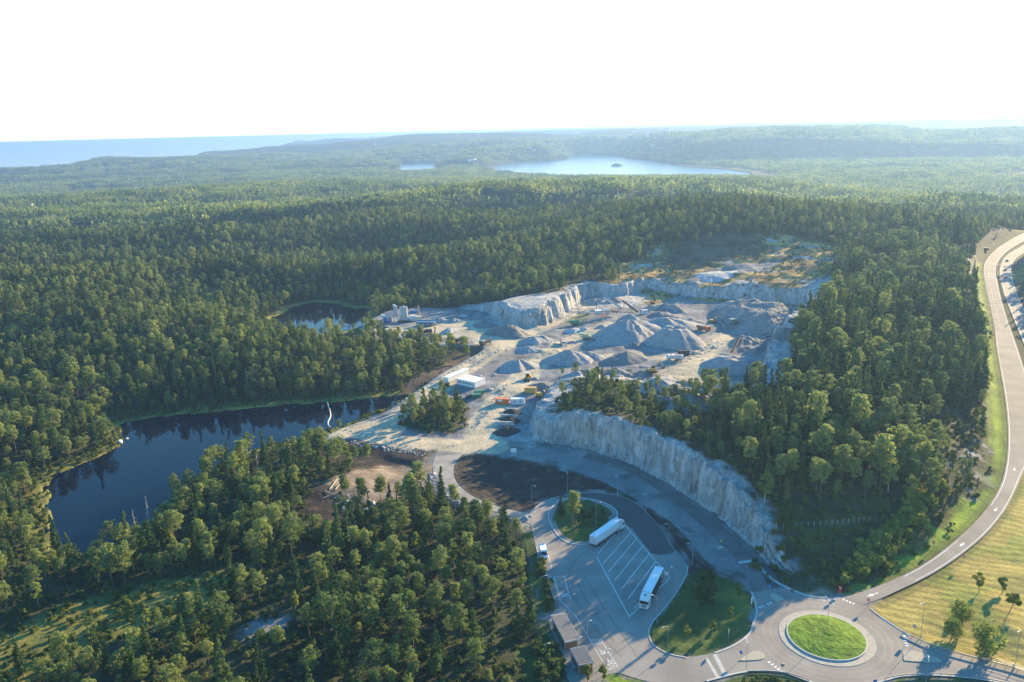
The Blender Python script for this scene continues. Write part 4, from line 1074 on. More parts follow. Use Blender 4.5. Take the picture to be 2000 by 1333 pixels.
kind = np.where(u < np.clip(.10 + .22 * mixn, .03, .5), 1, 0)          # 0 pine 1 birch 2 spruce
right = sdist(X, Y, upoly([(1500,1100),(1400,900),(1560,700),(1640,560),(1760,480),(1900,480),(1930,700),(1900,980),(1700,1080)], 12), 200) > 0
kind = np.where((u > .74 - .24 * right) & (mixn < .3), 2, kind)
hgt = np.clip(rg.normal(.70, .19, X.shape) * (1 + .32 * right) * (1 + .12 * fbm(X, Y, 60, 2, 123)), .34, 1.5)
cliffw = sdist(X, Y, upoly([(1000,690),(1340,720),(1400,830),(1440,960),(1100,850),(1000,850)], 12), 100) > 0
hgt = hgt * np.where(cliffw, .72, 1); isl = sdist(X, Y, POLY_ISLET_WOOD, 60) > -5
hgt = hgt * np.where(isl, .85, 1)
hgt = hgt * np.where(kind == 2, 1.08, 1)
Zs = Z - .15
# specimen rows and clumps of the photograph that are trees of their own are added further down
px, py, dep = project(X, Y, Z + 6)
seen = (px > -25) & (px < 2025) & (py > -25) & (py < 1360)
REGION = [
    ("islet", [(760,780),(930,760),(930,860),(760,860)], "in the little wood enclosed by the two quarry roads"),
    ("cliff", [(1010,700),(1340,700),(1400,830),(1400,960),(1100,860),(1010,860)], "along the top of the pale rock cutting"),
    ("hill", [(1340,440),(1960,440),(1960,1010),(1500,1060),(1400,960),(1340,830)], "in the dense wood on the hill right of the quarry"),
    ("layby", [(880,960),(1110,1000),(1110,1400),(960,1400),(880,1150)], "in the wood edge left of the lay-by and its shelters"),
    ("mid", [(560,1060),(880,960),(880,1150),(960,1400),(620,1400),(560,1250)], "in the dark wood between the rock outcrop and the lay-by"),
    ("outcrop", [(380,1170),(560,1150),(620,1400),(330,1400)], "around the bare rock outcrop below the bog"),
    ("corner", [(-100,1180),(380,1180),(330,1400),(-100,1400)], "on the knoll below the yellow bog strip in the lower corner"),
    ("bog", [(90,1040),(600,980),(600,1180),(-100,1240),(-100,1040)], "between the lake and the yellow bog strip"),
    ("point", [(330,800),(640,800),(640,1000),(250,1010)], "on the wooded point between the lake and the peat clearing"),
    ("west", [(-100,780),(240,780),(240,940),(90,1040),(-100,1040)], "on the marshy shore west of the lake"),
]
def inside(px_, py_, poly):
    c = False; n_ = len(poly)
    for i in range(n_):
        (ax, ay), (bx, by) = poly[i], poly[(i + 1) % n_]
        if (ay > py_) != (by > py_) and px_ < (bx - ax) * (py_ - ay) / (by - ay) + ax: c = not c
    return c
def plant(kind_, name, loc, size, yaw, label, cat, group, var=None):
    t = TREES[kind_][random.randrange(NVAR[kind_]) if var is None else var]
    r_ = empty(name, loc, yaw, label, cat, group); r_.scale = (size, size, size)
    link("trunk" if kind_ not in ('bush', 'sunbush') else "stems", t['trunk'], r_); link("crown" if kind_ not in ('bush', 'sunbush') else "foliage", t['crown'], r_)
    return r_
KN = {0: ('pine', 'pine_tree', 'pine', 'pine'), 1: ('birch', 'birch_tree', 'light green birch', 'birch'), 2: ('spruce', 'spruce_tree', 'narrow dark spruce', 'spruce')}
single = np.zeros(X.shape, bool)
for kd in (0, 1, 2):
    c = np.where(seen & (kind == kd))[0]; c = c[np.argsort(dep[c])][:300]
    single[c] = True
    kname, oname, words, cat = KN[kd]
    for i in c:
        bx, by, _ = project(X[i], Y[i], Z[i])
        where = "standing among others in the middle of the forest"
        rid = "forest"
        for key, poly, txt in REGION:
            if inside(float(bx), float(by), poly): where, rid = txt, key; break
        s_ = "tall" if hgt[i] > .88 else ("low" if hgt[i] < .62 else "middling")
        plant(kname, oname, (X[i], Y[i], Zs[i]), hgt[i], rg.uniform(0, 6.28), f"{s_} {words} {where}", cat, f"{s_} {cat} trees {where}")
rest = ~single
base = {0: 0, 1: NVAR['pine'], 2: NVAR['pine'] + NVAR['birch']}
pick = np.array([base[int(q)] for q in kind[rest]]) + np.array([rg.integers(0, NVAR[KN[int(q)][0]]) for q in kind[rest]])
instancer("forest", np.stack([X[rest], Y[rest], Zs[rest]], 1), pick, rg.uniform(0, 6.28, rest.sum()), hgt[rest],
          [t['whole'] for kx in ('pine', 'birch', 'spruce') for t in TREES[kx]], "mixed forest of pine, spruce and birch covering the hills behind the nearer trees")
# undergrowth
X2, Y2 = cells(110, 430, -40, 46, 2.3, rg)
cl2 = gsample(GM['clear'], X2, Y2); Z2 = gsample(GZ, X2, Y2)
soft = np.clip(gsample(GM['bog'], X2, Y2) + .7 * gsample(GM['marsh'], X2, Y2) + .5 * gsample(GM['scrubrock'], X2, Y2), 0, 1)
k = (rg.uniform(0, 1, X2.shape) < np.clip((1 - cl2) * .75 + soft * .95, 0, 1)) & (Z2 > -3.7)
X4, Y4 = cells(440, 760, -5, 30, 3.2, rg)
w4 = np.clip(gsample(GM['heath'], X4, Y4) * .45 + gsample(GM['brush'], X4, Y4) * .7, 0, 1); k4 = rg.uniform(0, 1, X4.shape) < w4 * (fbm(X4, Y4, 14, 3, 140) > -.1)
X2, Y2, Z2 = (np.concatenate([a_[k], b_[k4]]) for a_, b_ in ((X2, X4), (Y2, Y4), (Z2, gsample(GZ, X4, Y4)))); k = np.ones(X2.shape, bool)
instancer("undergrowth", np.stack([X2[k], Y2[k], Z2[k] - .1], 1), rg.integers(0, 4, k.sum()), rg.uniform(0, 6.28, k.sum()), rg.uniform(.4, 1.45, k.sum()), [t['whole'] for t in TREES['bush']], "low scrub and heather between the trees")
# far woods as patches of small trees
def patch(seed, half, nt_):
    r_ = np.random.default_rng(seed); V = []
    for _ in range(nt_):
        x, y = r_.uniform(-half, half, 2); h_ = r_.uniform(7, 14); n_ = 26; w_ = h_ * r_.uniform(.16, .24); tp = r_.uniform(.3, 1.0)
        uu = r_.uniform(0, 1, n_); z = h_ * (.3 + .7 * uu); rr = w_ * (1 - uu * tp) * np.sqrt(r_.uniform(.1, 1, n_)); a = r_.uniform(0, 6.28, n_)
        V.append(leaf_quads(np.stack([x + rr * np.cos(a), y + rr * np.sin(a), z], 1), np.full((n_, 3), .25), 1, 1.25, r_))
    return np.concatenate(V)
PM = [quads_mesh("far_wood", patch(50 + i, 13, 15), [PINE_M, PINE_M, BIRCH_M, SPRUCE_M, PINE_M][i]) for i in range(5)]
X3, Y3 = cells(1130, 5400, -42, 44, 23, rg)
Z3 = gsample(GZ, X3, Y3); d3 = fbm(X3 * .6, Y3, 420, 3, 131)
k = (Z3 > -37.5) & (rg.uniform(0, 1, X3.shape) < np.where(d3 > .52, .12, .97)) & (gsample(GM['clear'], X3, Y3) < .5)
k &= ~((np.hypot(X3, Y3) > 3000) & (rg.uniform(0, 1, X3.shape) < .35))
mk = fbm(X3, Y3, 260, 3, 132)[k] + rg.normal(0, .25, k.sum())
pk = np.where(mk > .42, 2, np.where(mk < -.5, 3, rg.choice([0, 1, 4], k.sum())))
instancer("distant_forest", np.stack([X3[k], Y3[k], Z3[k] - .5], 1), pk, rg.uniform(0, 6.28, k.sum()), rg.uniform(.8, 1.25, k.sum()) * np.where(np.hypot(X3[k], Y3[k]) > 3000, 1.2, 1), PM, "hazy forest on the distant hills around the fjord")
print("trees", single.sum(), rest.sum(), k.sum())

# ------------------------------------------------------------------ things
WHITE_P = mat("white_paint", (.62, .63, .64), .45, .06, .6); OFFWHITE = mat("offwhite_panel", (.55, .55, .54), .6, .1, .5); DARKGLASS = mat("dark_glass", (.02, .025, .03), .12, .05, 1, 0, 0, .6)
RUBBER = mat("tyre_rubber", (.02, .02, .02), .9, .1, 3); STEEL = mat("galvanised_steel", (.40, .41, .42), .5, .15, 2, .6); DARKST = mat("dark_steel", (.06, .065, .07), .6, .2, 1.5, .3)
BLACKT = mat("black_tarpaulin", (.022, .025, .03), .55, .2, .5); REDP = mat("red_paint", (.50, .04, .035), .5, .15, 1); ORANGEP = mat("orange_paint", (.62, .16, .04), .5, .12, .6)
YELLOWP = mat("machine_yellow", (.55, .32, .05), .55, .2, .8); OCHREP = mat("ochre_paint", (.50, .30, .08), .6, .15, .8); GREENP = mat("machine_green", (.05, .19, .11), .55, .2, .8)
BLUEP = mat("blue_paint", (.05, .19, .42), .5, .2, .7); RUSTP = mat("rusty_steel", (.26, .12, .06), .8, .3, 1.5); LIGHTGREY = mat("lamp_grey", (.33, .35, .36), .5, .06, 2, .3)
LAMPHEAD = mat("lamp_head", (.70, .72, .73), .4, .05, 2); SIGNRED = mat("sign_red", (.60, .03, .04), .5, .05, 2); SIGNWHITE = mat("sign_white", (.75, .75, .75), .5, .05, 2); SIGNBLUE = mat("sign_blue", (.03, .14, .45), .5, .05, 2)
HEADL = mat("headlamp_glass", (.6, .62, .65), .15, .05, 3); ROOFFELT = mat("roof_felt", (.20, .175, .16), .9, .14, 1.2); WOODP = mat("brown_timber", (.19, .12, .07), .8, .25, 1.5); TIMBER = mat("bleached_timber", (.42, .38, .33), .9, .2, 2)

def heading(a, b):
    d = at(*b) - at(*a); return math.atan2(d.y, d.x)
def wheels(root, spots, r, w_, m_=None):
    for x, y in spots:
        s_ = 1 if y > 0 else -1
        o = MB().cyl((x, y - s_ * w_, r), (x, y, r), r, r, 18).build("wheel", m_ or RUBBER, root)
        MB().cyl((x, y - s_ * .02, r), (x, y + s_ * .015, r), r * .55, r * .5, 14).build("rim", LIGHTGREY, o)

# -- semi trailers in the lay-by
def semi(loc, yaw, label, side_m, roof_m, stripe, kind):
    t = empty("semi_truck", loc, yaw, label, "truck", None)
    MB().box((-1.6, 0, 2.60), (13.6, 2.5, 2.7), bevel=.05).build("trailer_body", WHITE_P, t) if side_m is WHITE_P else None
    if side_m is not WHITE_P:
        MB().box((-1.6, 0, 2.60), (13.6, 2.44, 2.62)).build("trailer_body", WHITE_P, t)
        for s_ in (1, -1):
            b = MB()
            b.box((-1.6, s_ * 1.24, 2.55), (13.3, .05, 2.45))
            for k_ in range(9): b.box((-7.9 + k_ * 1.57, s_ * 1.275, 2.55), (.06, .02, 2.45))
            cu = b.build("curtain", side_m, t)
            e_ = MB(); e_.box((-6.6, s_ * 1.285, 2.7), (.5, .012, 1.3)); e_.box((-6.1, s_ * 1.285, 2.4), (.7, .012, .5)); e_.box((-7.3, s_ * 1.285, 3.0), (.35, .012, .7)); e_.build("emblem", SIGNWHITE, cu)
        MB().box((-1.6, 0, 3.96), (13.62, 2.56, .06)).build("trailer_roof", roof_m, t)
    if stripe:
        for s_ in (1, -1):
            MB().box((-1.6, s_ * 1.257, 1.62), (13.4, .012, .16)).build("stripe", REDP, t)
            MB().box((-2.0, s_ * 1.257, 2.75), (5.2, .010, .22)).build("faded_band", mat("pale_grey_print", (.42, .43, .47), .5, .3, 3), t)
    for s_ in (1, -1):
        d_ = MB(); d_.box((-8.42, s_ * .61, 2.6), (.05, 1.16, 2.55)); d_.box((-8.46, s_ * .25, 2.6), (.04, .05, 2.45)); d_.box((-8.46, s_ * .9, 2.6), (.04, .05, 2.45)); d_.build("rear_door", OFFWHITE, t)
        MB().box((-8.44, s_ * 1.0, 1.02), (.06, .42, .16)).build("tail_light", REDP, t)
    b = MB(); b.box((-1.7, 0, 1.12), (13.2, .9, .2)); b.box((5.2, 0, .85), (5.2, .85, .22)); b.box((-8.3, 0, .62), (.12, 2.3, .16))
    for s_ in (1, -1): b.box((-1.0, s_ * 1.15, .85), (5.4, .05, .55))
    b.build("chassis", DARKST, t)
    # cab: side outline with raked screen and roof deflector
    cb = MB(); cb.profile([(5.55, .62), (7.78, .62), (7.85, 1.5), (7.72, 2.55), (7.42, 3.2), (6.9, 3.62), (5.75, 3.9), (5.55, 3.9)], -1.23, 1.23); cab = cb.build("cab", WHITE_P, t)
    MB().profile([(7.88, 1.72), (7.76, 2.62), (7.73, 2.62), (7.8, 1.72)], -1.12, 1.12).build("windscreen", DARKGLASS, cab)
    for s_ in (1, -1):
        MB().box((7.05, s_ * 1.235, 2.12), (.95, .02, .75)).build("side_window", DARKGLASS, cab)
        MB().box((7.86, s_ * .86, .98), (.06, .42, .2)).build("headlight", HEADL, cab)
        MB().box((7.85, s_ * 1.42, 2.2), (.14, .22, .62), bevel=.03).build("mirror", DARKST, cab)
    MB().box((7.85, 0, 1.22), (.06, 1.35, .42)).build("grille", DARKST, cab); MB().box((7.86, 0, .58), (.1, 2.4, .3), bevel=.04).build("bumper", WHITE_P, cab)
    MB().box((6.5, 0, 3.80), (.5, .7, .06)).build("roof_hatch", DARKGLASS, cab)
    wheels(t, [(6.9, 1.2), (6.9, -1.2), (3.6, 1.2), (3.6, -1.2)] + [(x, y) for x in (-3.4, -4.7, -6.0) for y in (1.2, -1.2)], .5, .34)
    return t
def spot(a, b):
    A, B = at(*a), at(*b); return (A + B) / 2, math.atan2(A.y - B.y, A.x - B.x)
l_, y_ = spot((1204, 1038), (1170, 1062)); semi(Vector((l_.x, l_.y, .02)), y_, "white box trailer truck with thin red stripe parked beside the grassy loop island", WHITE_P, WHITE_P, True, 0)
l_, y_ = spot((1257, 1193), (1287, 1134)); semi(Vector((l_.x, l_.y, .02)), y_, "white cab truck with black curtain sides and white roof in the last striped bay", BLACKT, WHITE_P, False, 1)

# -- van and cars
def van(loc, yaw, label):
    t = empty("van", loc, yaw, label, "van")
    b = MB(); b.profile([(-3.0, .42), (2.75, .42), (2.95, .62), (2.92, 1.02), (2.2, 1.28), (1.45, 2.12), (1.1, 2.4), (-2.9, 2.42), (-3.0, 2.2)], -1.0, 1.0); body = b.build("body", WHITE_P, t)
    MB().profile([(2.16, 1.34), (1.50, 2.08), (1.53, 2.12), (2.22, 1.36)], -.86, .86).build("windscreen", DARKGLASS, t)
    for s_ in (1, -1):
        MB().box((1.15, s_ * 1.003, 1.62), (.85, .02, .55)).build("side_window", DARKGLASS, t); MB().box((2.93, s_ * .74, .86), (.06, .35, .2)).build("headlight", HEADL, t)
        MB().box((1.6, s_ * 1.14, 1.42), (.12, .2, .3)).build("mirror", DARKST, t); MB().box((-3.02, s_ * .5, 1.4), (.03, .96, 1.8)).build("rear_door", OFFWHITE, t)
    MB().box((2.96, 0, .6), (.06, 1.5, .2)).build("grille", DARKST, t); MB().box((-3.03, 0, .5), (.1, 1.95, .2)).build("bumper", DARKST, t)
    wheels(t, [(1.95, .97), (1.95, -.97), (-1.75, .97), (-1.75, -.97)], .36, .24)
l_, y_ = spot((1063, 1094), (1060, 1078)); van(Vector((l_.x, l_.y, .03)), y_, "white panel van parked in the marked bay on the left edge of the lay-by")
def car(loc, yaw, label, m_, grp=None, pitch=0):
    t = empty("parked_car" if grp == "cars at the asphalt plant" else "car", loc, yaw, label, "car", grp)
    MB().profile([(-2.15, .35), (2.1, .35), (2.2, .6), (2.1, .85), (1.1, .98), (-1.9, 1.02), (-2.2, .9)], -.88, .88).build("body", m_, t)
    c_ = MB(); c_.box((-.35, 0, 1.22), (2.6, 1.6, .52), taper=(.72, .85)); cb = c_.build("cabin", DARKGLASS, t); MB().box((-.35, 0, 1.49), (1.75, 1.3, .04)).build("roof", m_, t)
    for s_ in (1, -1): MB().box((2.15, s_ * .62, .68), (.08, .36, .16)).build("headlight", HEADL, t)
    wheels(t, [(1.35, .87), (1.35, -.87), (-1.35, .87), (-1.35, -.87)], .32, .2)
_er = (EL + ER) / 2
_pe = project(_er[:, 0], _er[:, 1], _er[:, 2])
for (cx, cy), lab, m_ in zip(((1967.5, 511), (1964, 528), (1965, 542)), ("dark grey car farthest up the motorway of three following each other", "dark blue car in the middle of three on the motorway", "black car nearest the roundabout of three on the motorway"),
                         (mat("car_grey", (.05, .055, .06), .3, .05), mat("car_blue", (.02, .035, .07), .3, .05), mat("car_black", (.015, .015, .018), .3, .05))):
    A = unz(cx, cy, 10.0); i = int(np.argmin(np.hypot(_er[:, 0] - A[0], _er[:, 1] - A[1]))); d_ = _er[max(i - 1, 0)] - _er[i + 1]
    car(Vector((A[0], A[1], _er[i, 2] + .04)), math.atan2(-d_[1], -d_[0]), lab, m_)

# -- shelters: flat roofs on posts, with glazed and timber walls
def shelter(corners, z_, label):
    P = unz(*np.array(corners, float).T, z_); c = P.mean(0)
    t = empty("shelter", (c[0], c[1], 0), 0, label, "shelter"); L = [(p[0] - c[0], p[1] - c[1]) for p in P]
    sc_ = lambda k_: [(x * k_, y * k_) for x, y in L]
    rf = MB().prism(sc_(1.0), z_ - .28, z_).build("roof", LIGHTGREY, t)
    b = MB()
    n_ = 22                       # sheet roofing with ribs across the roof
    A, B, C_, D = [np.array(p) * .955 for p in L]
    b.prism([tuple(p) for p in (A, B, C_, D)], z_ - .05, z_ + .03)
    for k_ in range(1, n_):
        q = k_ / n_; p, r_ = A + (D - A) * q, B + (C_ - B) * q; b.cyl((*p, z_ + .03), (*r_, z_ + .03), .05, .05, 4)
    b.build("roof_sheet", ROOFFELT, rf)
    for k_ in range(4): MB().box((L[k_][0] * .86, L[k_][1] * .86, (z_ - .28) / 2), (.16, .16, z_ - .28)).build("post", STEEL, t)
    W = [np.array(p) * .80 for p in L]
    for i_, (p, q) in enumerate(((W[0], W[3]), (W[0], W[1]), (W[3], W[2]))):
        d_ = q - p; m__ = (p + q) / 2; MB().box((m__[0], m__[1], (z_ - .3) / 2), (np.linalg.norm(d_), .12, z_ - .3), yaw=math.atan2(d_[1], d_[0])).build("wall", WOODP if i_ != 1 else OFFWHITE, t)
    d_ = W[2] - W[1]; m__ = (W[1] + W[2]) / 2
    MB().box((m__[0], m__[1], 1.05), (1.0, .1, 2.1), yaw=math.atan2(d_[1], d_[0])).build("door", OFFWHITE, t)
    return t
shelter([(1075, 1202), (1104, 1197), (1133, 1248), (1103, 1255)], 3.1, "larger flat-roofed shelter with grey sheet roof in a pale frame beside the lay-by")
shelter([(1112, 1267), (1142, 1261), (1161, 1294), (1130, 1300)], 3.1, "smaller flat-roofed shelter beside the wheelchair parking bays")
for p, lab in (((1122, 1305), "pale waste bin behind the smaller shelter"), ((1119, 1296), "white waste bin against the back wall of the smaller shelter")):
    q = at(*p); t = empty("waste_bin", q, .5, lab, "bin"); MB().box((0, 0, .55), (.7, .7, 1.05), taper=(1.08, 1.08)).build("bin_body", OFFWHITE, t); MB().box((0, 0, 1.12), (.8, .8, .1), bevel=.03).build("lid", DARKST, t)

# -- street lamps
def pole_h(P, py):
    zs = np.arange(P.z + .5, P.z + 22, .05); yy = project(np.full_like(zs, P.x), np.full_like(zs, P.y), zs)[1]
    return float(zs[np.argmin(np.abs(yy - py))] - P.z)
def lamp(base, topy, toward, label, arms=1, grp=None, h=None, arm=1.2):
    P = at(*base); H = h or pole_h(P, topy); Q = at(*toward)
    t = empty("street_lamp", P, math.atan2(Q.y - P.y, Q.x - P.x), label, "street lamp", grp)
    MB().cyl((0, 0, -.3), (0, 0, 1.3), .14, .11, 10).build("base", LIGHTGREY, t)
    MB().cyl((0, 0, 1.0), (0, 0, H), .065, .045, 10).build("pole", LIGHTGREY, t)
    for k_ in range(arms):
        a = k_ * 2 * math.pi / arms; c_, s_ = math.cos(a), math.sin(a)
        ar = MB().cyl((0, 0, H - .05), (c_ * arm, s_ * arm, H + .18), .045, .035, 8).build("arm", LIGHTGREY, t)
        MB().box((c_ * (arm + .35), s_ * (arm + .35), H + .2), (.65, .26, .12), yaw=a, bevel=.05).build("lamp_head", LAMPHEAD, t)
lamp((1614, 1243), 1174, (1660, 1235), "tall lamp post with four heads in the middle of the grass roundabout", 4)
lamp((1456, 1329), 1256, (1440, 1290), "lamp post south of the western splitter island, in the rough grass")
lamp((1304, 1277), 1223, (1270, 1290), "lamp post on the lower tip of the shrubby verge beside the lay-by exit")
lamp((1283, 1219), 1168, (1240, 1200), "lamp post just in front of the black curtain-sided truck")
lamp((1319, 1160), 1113, (1280, 1140), "lamp post beside the far corner of the striped bays near the verge")
lamp((1039, 988), 948, (1070, 1000), "lamp post at the lower left end of the peat mound")
lamp((1108, 961), 921, (1112, 985), "lamp post on the peat edge above the two pines of the loop")
lamp((1206, 967), 928, (1190, 985), "lamp post on the peat bank at the top of the dark loop road")
lamp((1261, 1003), 963, (1240, 1025), "lamp post on the peat bank right of the white box trailer")
lamp((1306, 1051), 1022, (1280, 1065), "lamp post halfway down the peat bank by the resurfaced road")
lamp((1352, 1104), 1061, (1320, 1110), "lamp post between the gravel verge and the end of the peat bank")
lamp((1164, 1024), 981, (1195, 1030), "lamp post on the grassy loop island right of its pines")
lamp((1036, 1036), 1000, (1070, 1040), "lamp post where the access road meets the lay-by")
lamp((1056, 1153), 1127, (1080, 1150), "lamp post at the wood edge left of the bus bay")
lamp((1798, 1246), 1177, (1770, 1260), "lamp post on the dry field behind the rails of the eastern arm")
lamp((1982, 1305), 1230, (1960, 1330), "lamp post at the right edge of the dry field by the railing")
lamp((1806, 1352), 1316, (1806, 1310), "lamp post rising from the grass below the eastern arm", h=8.0)
for b_, t_, lab in (((1116, 1190), (1140, 1185), "low lamp post at the bus bay corner of the lay-by"), ((1147, 1243), (1165, 1240), "low lamp post right of the larger shelter"), ((1128, 1276), (1150, 1272), "low lamp post between the two flat-roofed shelters"),
                  ((1184, 1300), (1205, 1296), "low lamp post between the wheelchair bays"), ((1066, 1288), (1082, 1285), "low lamp post in the bushes behind the shelters")):
    lamp(b_, 0, t_, lab, h=4.2, arm=.5)
for b_, t_, lab in (((1972, 584), (1990, 584), "double lamp post on the motorway median, highest of three"), ((1985, 612), (1999, 612), "double lamp post on the motorway median, middle of three"), ((1996, 645), (2012, 645), "double lamp post on the motorway median, lowest of three")):
    lamp(b_, 0, t_, lab, arms=2, h=9)

# -- signs
def sign(base, h, face, m_, label, toward, bar=None, name="road_sign", two=None):
    P = at(*base); Q = at(*toward)
    t = empty(name, P, math.atan2(Q.y - P.y, Q.x - P.x), label, "sign")
    MB().cyl((0, 0, -.2), (0, 0, h), .045, .045, 8).build("post", STEEL, t)
    def face_(z_, k_):
        b = MB()
        if k_ == 'round': b.cyl((.05, 0, z_), (.085, 0, z_), .45, .45, 24)
        elif k_ == 'square': b.box((.065, 0, z_), (.035, .9, .9), bevel=.01)
        elif k_ == 'plate': b.box((.065, 0, z_), (.035, 1.7, .6), bevel=.01)
        return b
    o = face_(h - .35, face).build("sign_face", m_, t)
    if bar: MB().box((.095, 0, h - .35), (.02, .62, .16)).build("bar", SIGNWHITE, o)
    if two: face_(h - 1.35, two[0]).build("lower_sign_face", two[1], t)
sign((1640, 1163), 2.7, 'round', SIGNRED, "round red no-entry sign on the verge at the left mouth of the slip road", (1600, 1200), True, two=('round', SIGNRED))
sign((1695, 1187), 2.7, 'round', SIGNRED, "round red no-entry sign at the tip of the dry field", (1650, 1215), True)
sign((1822, 1073), 2.7, 'round', SIGNRED, "round red no-entry sign on the left of the slip road bend", (1780, 1110), True)
sign((1880, 1101), 2.9, 'round', SIGNRED, "round red no-entry sign on the field side of the slip road bend", (1830, 1130), True)
sign((1447, 1290), 2.6, 'round', SIGNBLUE, "round blue keep-right sign on the western splitter island", (1400, 1320), two=None)
sign((1840, 1294), 2.6, 'round', SIGNBLUE, "round blue keep-right sign on the eastern splitter island", (1900, 1310))
sign((1503, 1158), 2.4, 'round', SIGNBLUE, "round blue keep-right sign on the northern splitter island", (1480, 1120))
sign((1467, 1189), 3.4, 'square', SIGNWHITE, "two pale sign plates on one post at the verge of the northern arm", (1500, 1200), two=('square', SIGNWHITE))
sign((1422, 1255), 3.6, 'plate', OFFWHITE, "wide pale direction sign on the grass corner of the shrubby verge", (1450, 1260), name="direction_sign")
sign((1708, 1345), 2.2, 'square', SIGNBLUE, "square blue sign beside the lower edge of the roundabout", (1690, 1320))
sign((1527, 1318), 3.0, 'round', STEEL, "grey back of a sign at the kerb below the give-way line", (1560, 1400))
sign((1784, 1243), 3.2, 'square', STEEL, "grey sign back behind the rail at the start of the eastern arm", (1830, 1200))
sign((1091, 1190), 3.0, 'square', STEEL, "grey sign post beside the bus bay kerb", (1120, 1190)); sign((1086, 1184), 3.0, 'square', STEEL, "grey sign post in the grass left of the bus bay", (1120, 1180))
for p, lab in (((1001, 890), "left of two white notice boards standing on the gravel by the narrow road"), ((1006, 890), "right of two white notice boards standing on the gravel by the narrow road")):
    P = at(*p); t = empty("notice_board", P, -1.45, lab, "notice board")
    MB().box((0, 0, .25), (.9, .9, .5)).build("foot_block", CONC, t); MB().cyl((0, 0, .3), (0, 0, 1.6), .05, .05, 8).build("post", STEEL, t); MB().box((.05, 0, 2.2), (.05, 1.15, 1.8), bevel=.01).build("board", SIGNWHITE, t)
P = at(1926, 490); t = empty("bus_shelter", P, -.6, "small grey bus shelter at the lay-by of the motorway", "bus shelter")
MB().box((0, 0, 2.45), (4.4, 2.0, .14)).build("roof", LIGHTGREY, t); MB().box((0, .85, 1.2), (4.0, .08, 2.3)).build("back_wall", DARKGLASS, t)
for s_ in (1, -1): MB().box((s_ * 2.0, 0, 1.2), (.08, 1.7, 2.3)).build("side_wall", DARKGLASS, t)
MB().box((0, .55, .5), (3.0, .4, .08)).build("bench", TIMBER, t)

# -- guard rails, railing, fence
def guard_rail(pts, label, h=.72, posts=1, railing=False, zoff=0.0):
    p = np.array([tuple(at(*q)) for q in pts]) if len(pts[0]) == 2 else np.array(pts)
    s = np.concatenate([[0], np.cumsum(np.linalg.norm(np.diff(p[:, :2], axis=0), axis=1))]); n_ = max(3, int(s[-1] / 2)); p = resample(smooth(p, 2, False), n_); o = p[0].copy()
    t = empty("guard_rail" if not railing else "railing", o, 0, label, "guard rail" if not railing else "railing")
    b = MB(); q = [Vector(x - o) + Vector((0, 0, zoff)) for x in p]
    for a_, c_ in zip(q[:-1], q[1:]):
        d_ = c_ - a_; yw = math.atan2(d_.y, d_.x); m_ = (a_ + c_) / 2
        for zz, hh in (((h - .05, .30),) if not railing else ((h, .06), (h * .66, .05), (h * .33, .05))): b.box((m_.x, m_.y, m_.z + zz), (d_.length + .02, .07, hh), yaw=yw, pitch=-math.asin(d_.z / max(d_.length, .01)))
    b.build("rail", STEEL, t)
    step = max(1, n_ // 95 + 1)
    for k_ in range(0, n_, step): MB().box((q[k_].x, q[k_].y, q[k_].z + h / 2 - .1), (.09, .09, h + .3)).build("post", STEEL, t)
guard_rail([(1764, 1238), (1790, 1251), (1825, 1267), (1881, 1283), (1940, 1298), (2010, 1317)], "steel guard rail along the field side of the eastern arm")
guard_rail([(1915, 1290), (1950, 1300), (2010, 1319)], "tall pale railing behind the guard rail at the right edge", 1.25, railing=True, zoff=.35)
guard_rail([(1730, 1329), (1760, 1323), (1816, 1320.5), (1870, 1322), (1917, 1328), (2005, 1347)], "steel guard rail along the lower side of the eastern arm")
guard_rail([(1580, 1332), (1545, 1319), (1525, 1316), (1500, 1313.5), (1460, 1314.5)], "low guard rail along the grass below the western arm", .5)
mid_l = offset_line(RR[68:118], -.5); mid_r = offset_line(EL[26:78], .4)
guard_rail([tuple(x) for x in mid_l], "guard rail on the near edge of the motorway median"); guard_rail([tuple(x) for x in mid_r], "guard rail on the far edge of the motorway median")
pts = [at(*q) for q in ((1503, 1028), (1530, 1034), (1560, 1030), (1600, 1028), (1640, 1026), (1690, 1020), (1745, 1022))]
t = empty("wire_fence", pts[0], 0, "thin wire fence with pale posts along the foot of the hill wood", "fence")
pp = resample(np.array([tuple(q) for q in pts]), 22); 
for k_ in range(22):
    q = pp[k_] - pp[0]; MB().cyl((q[0], q[1], gz(pp[k_][0], pp[k_][1]) - pts[0].z - .1), (q[0], q[1], gz(pp[k_][0], pp[k_][1]) - pts[0].z + 1.7), .05, .05, 6).build("post", OFFWHITE, t)
b = MB()
for zz in (.5, 1.0, 1.6):
    for k_ in range(21):
        A, B = pp[k_], pp[k_ + 1]; b.cyl((A[0] - pp[0][0], A[1] - pp[0][1], gz(A[0], A[1]) - pts[0].z + zz), (B[0] - pp[0][0], B[1] - pp[0][1], gz(B[0], B[1]) - pts[0].z + zz), .012, .012, 4)
b.build("wires", STEEL, t)

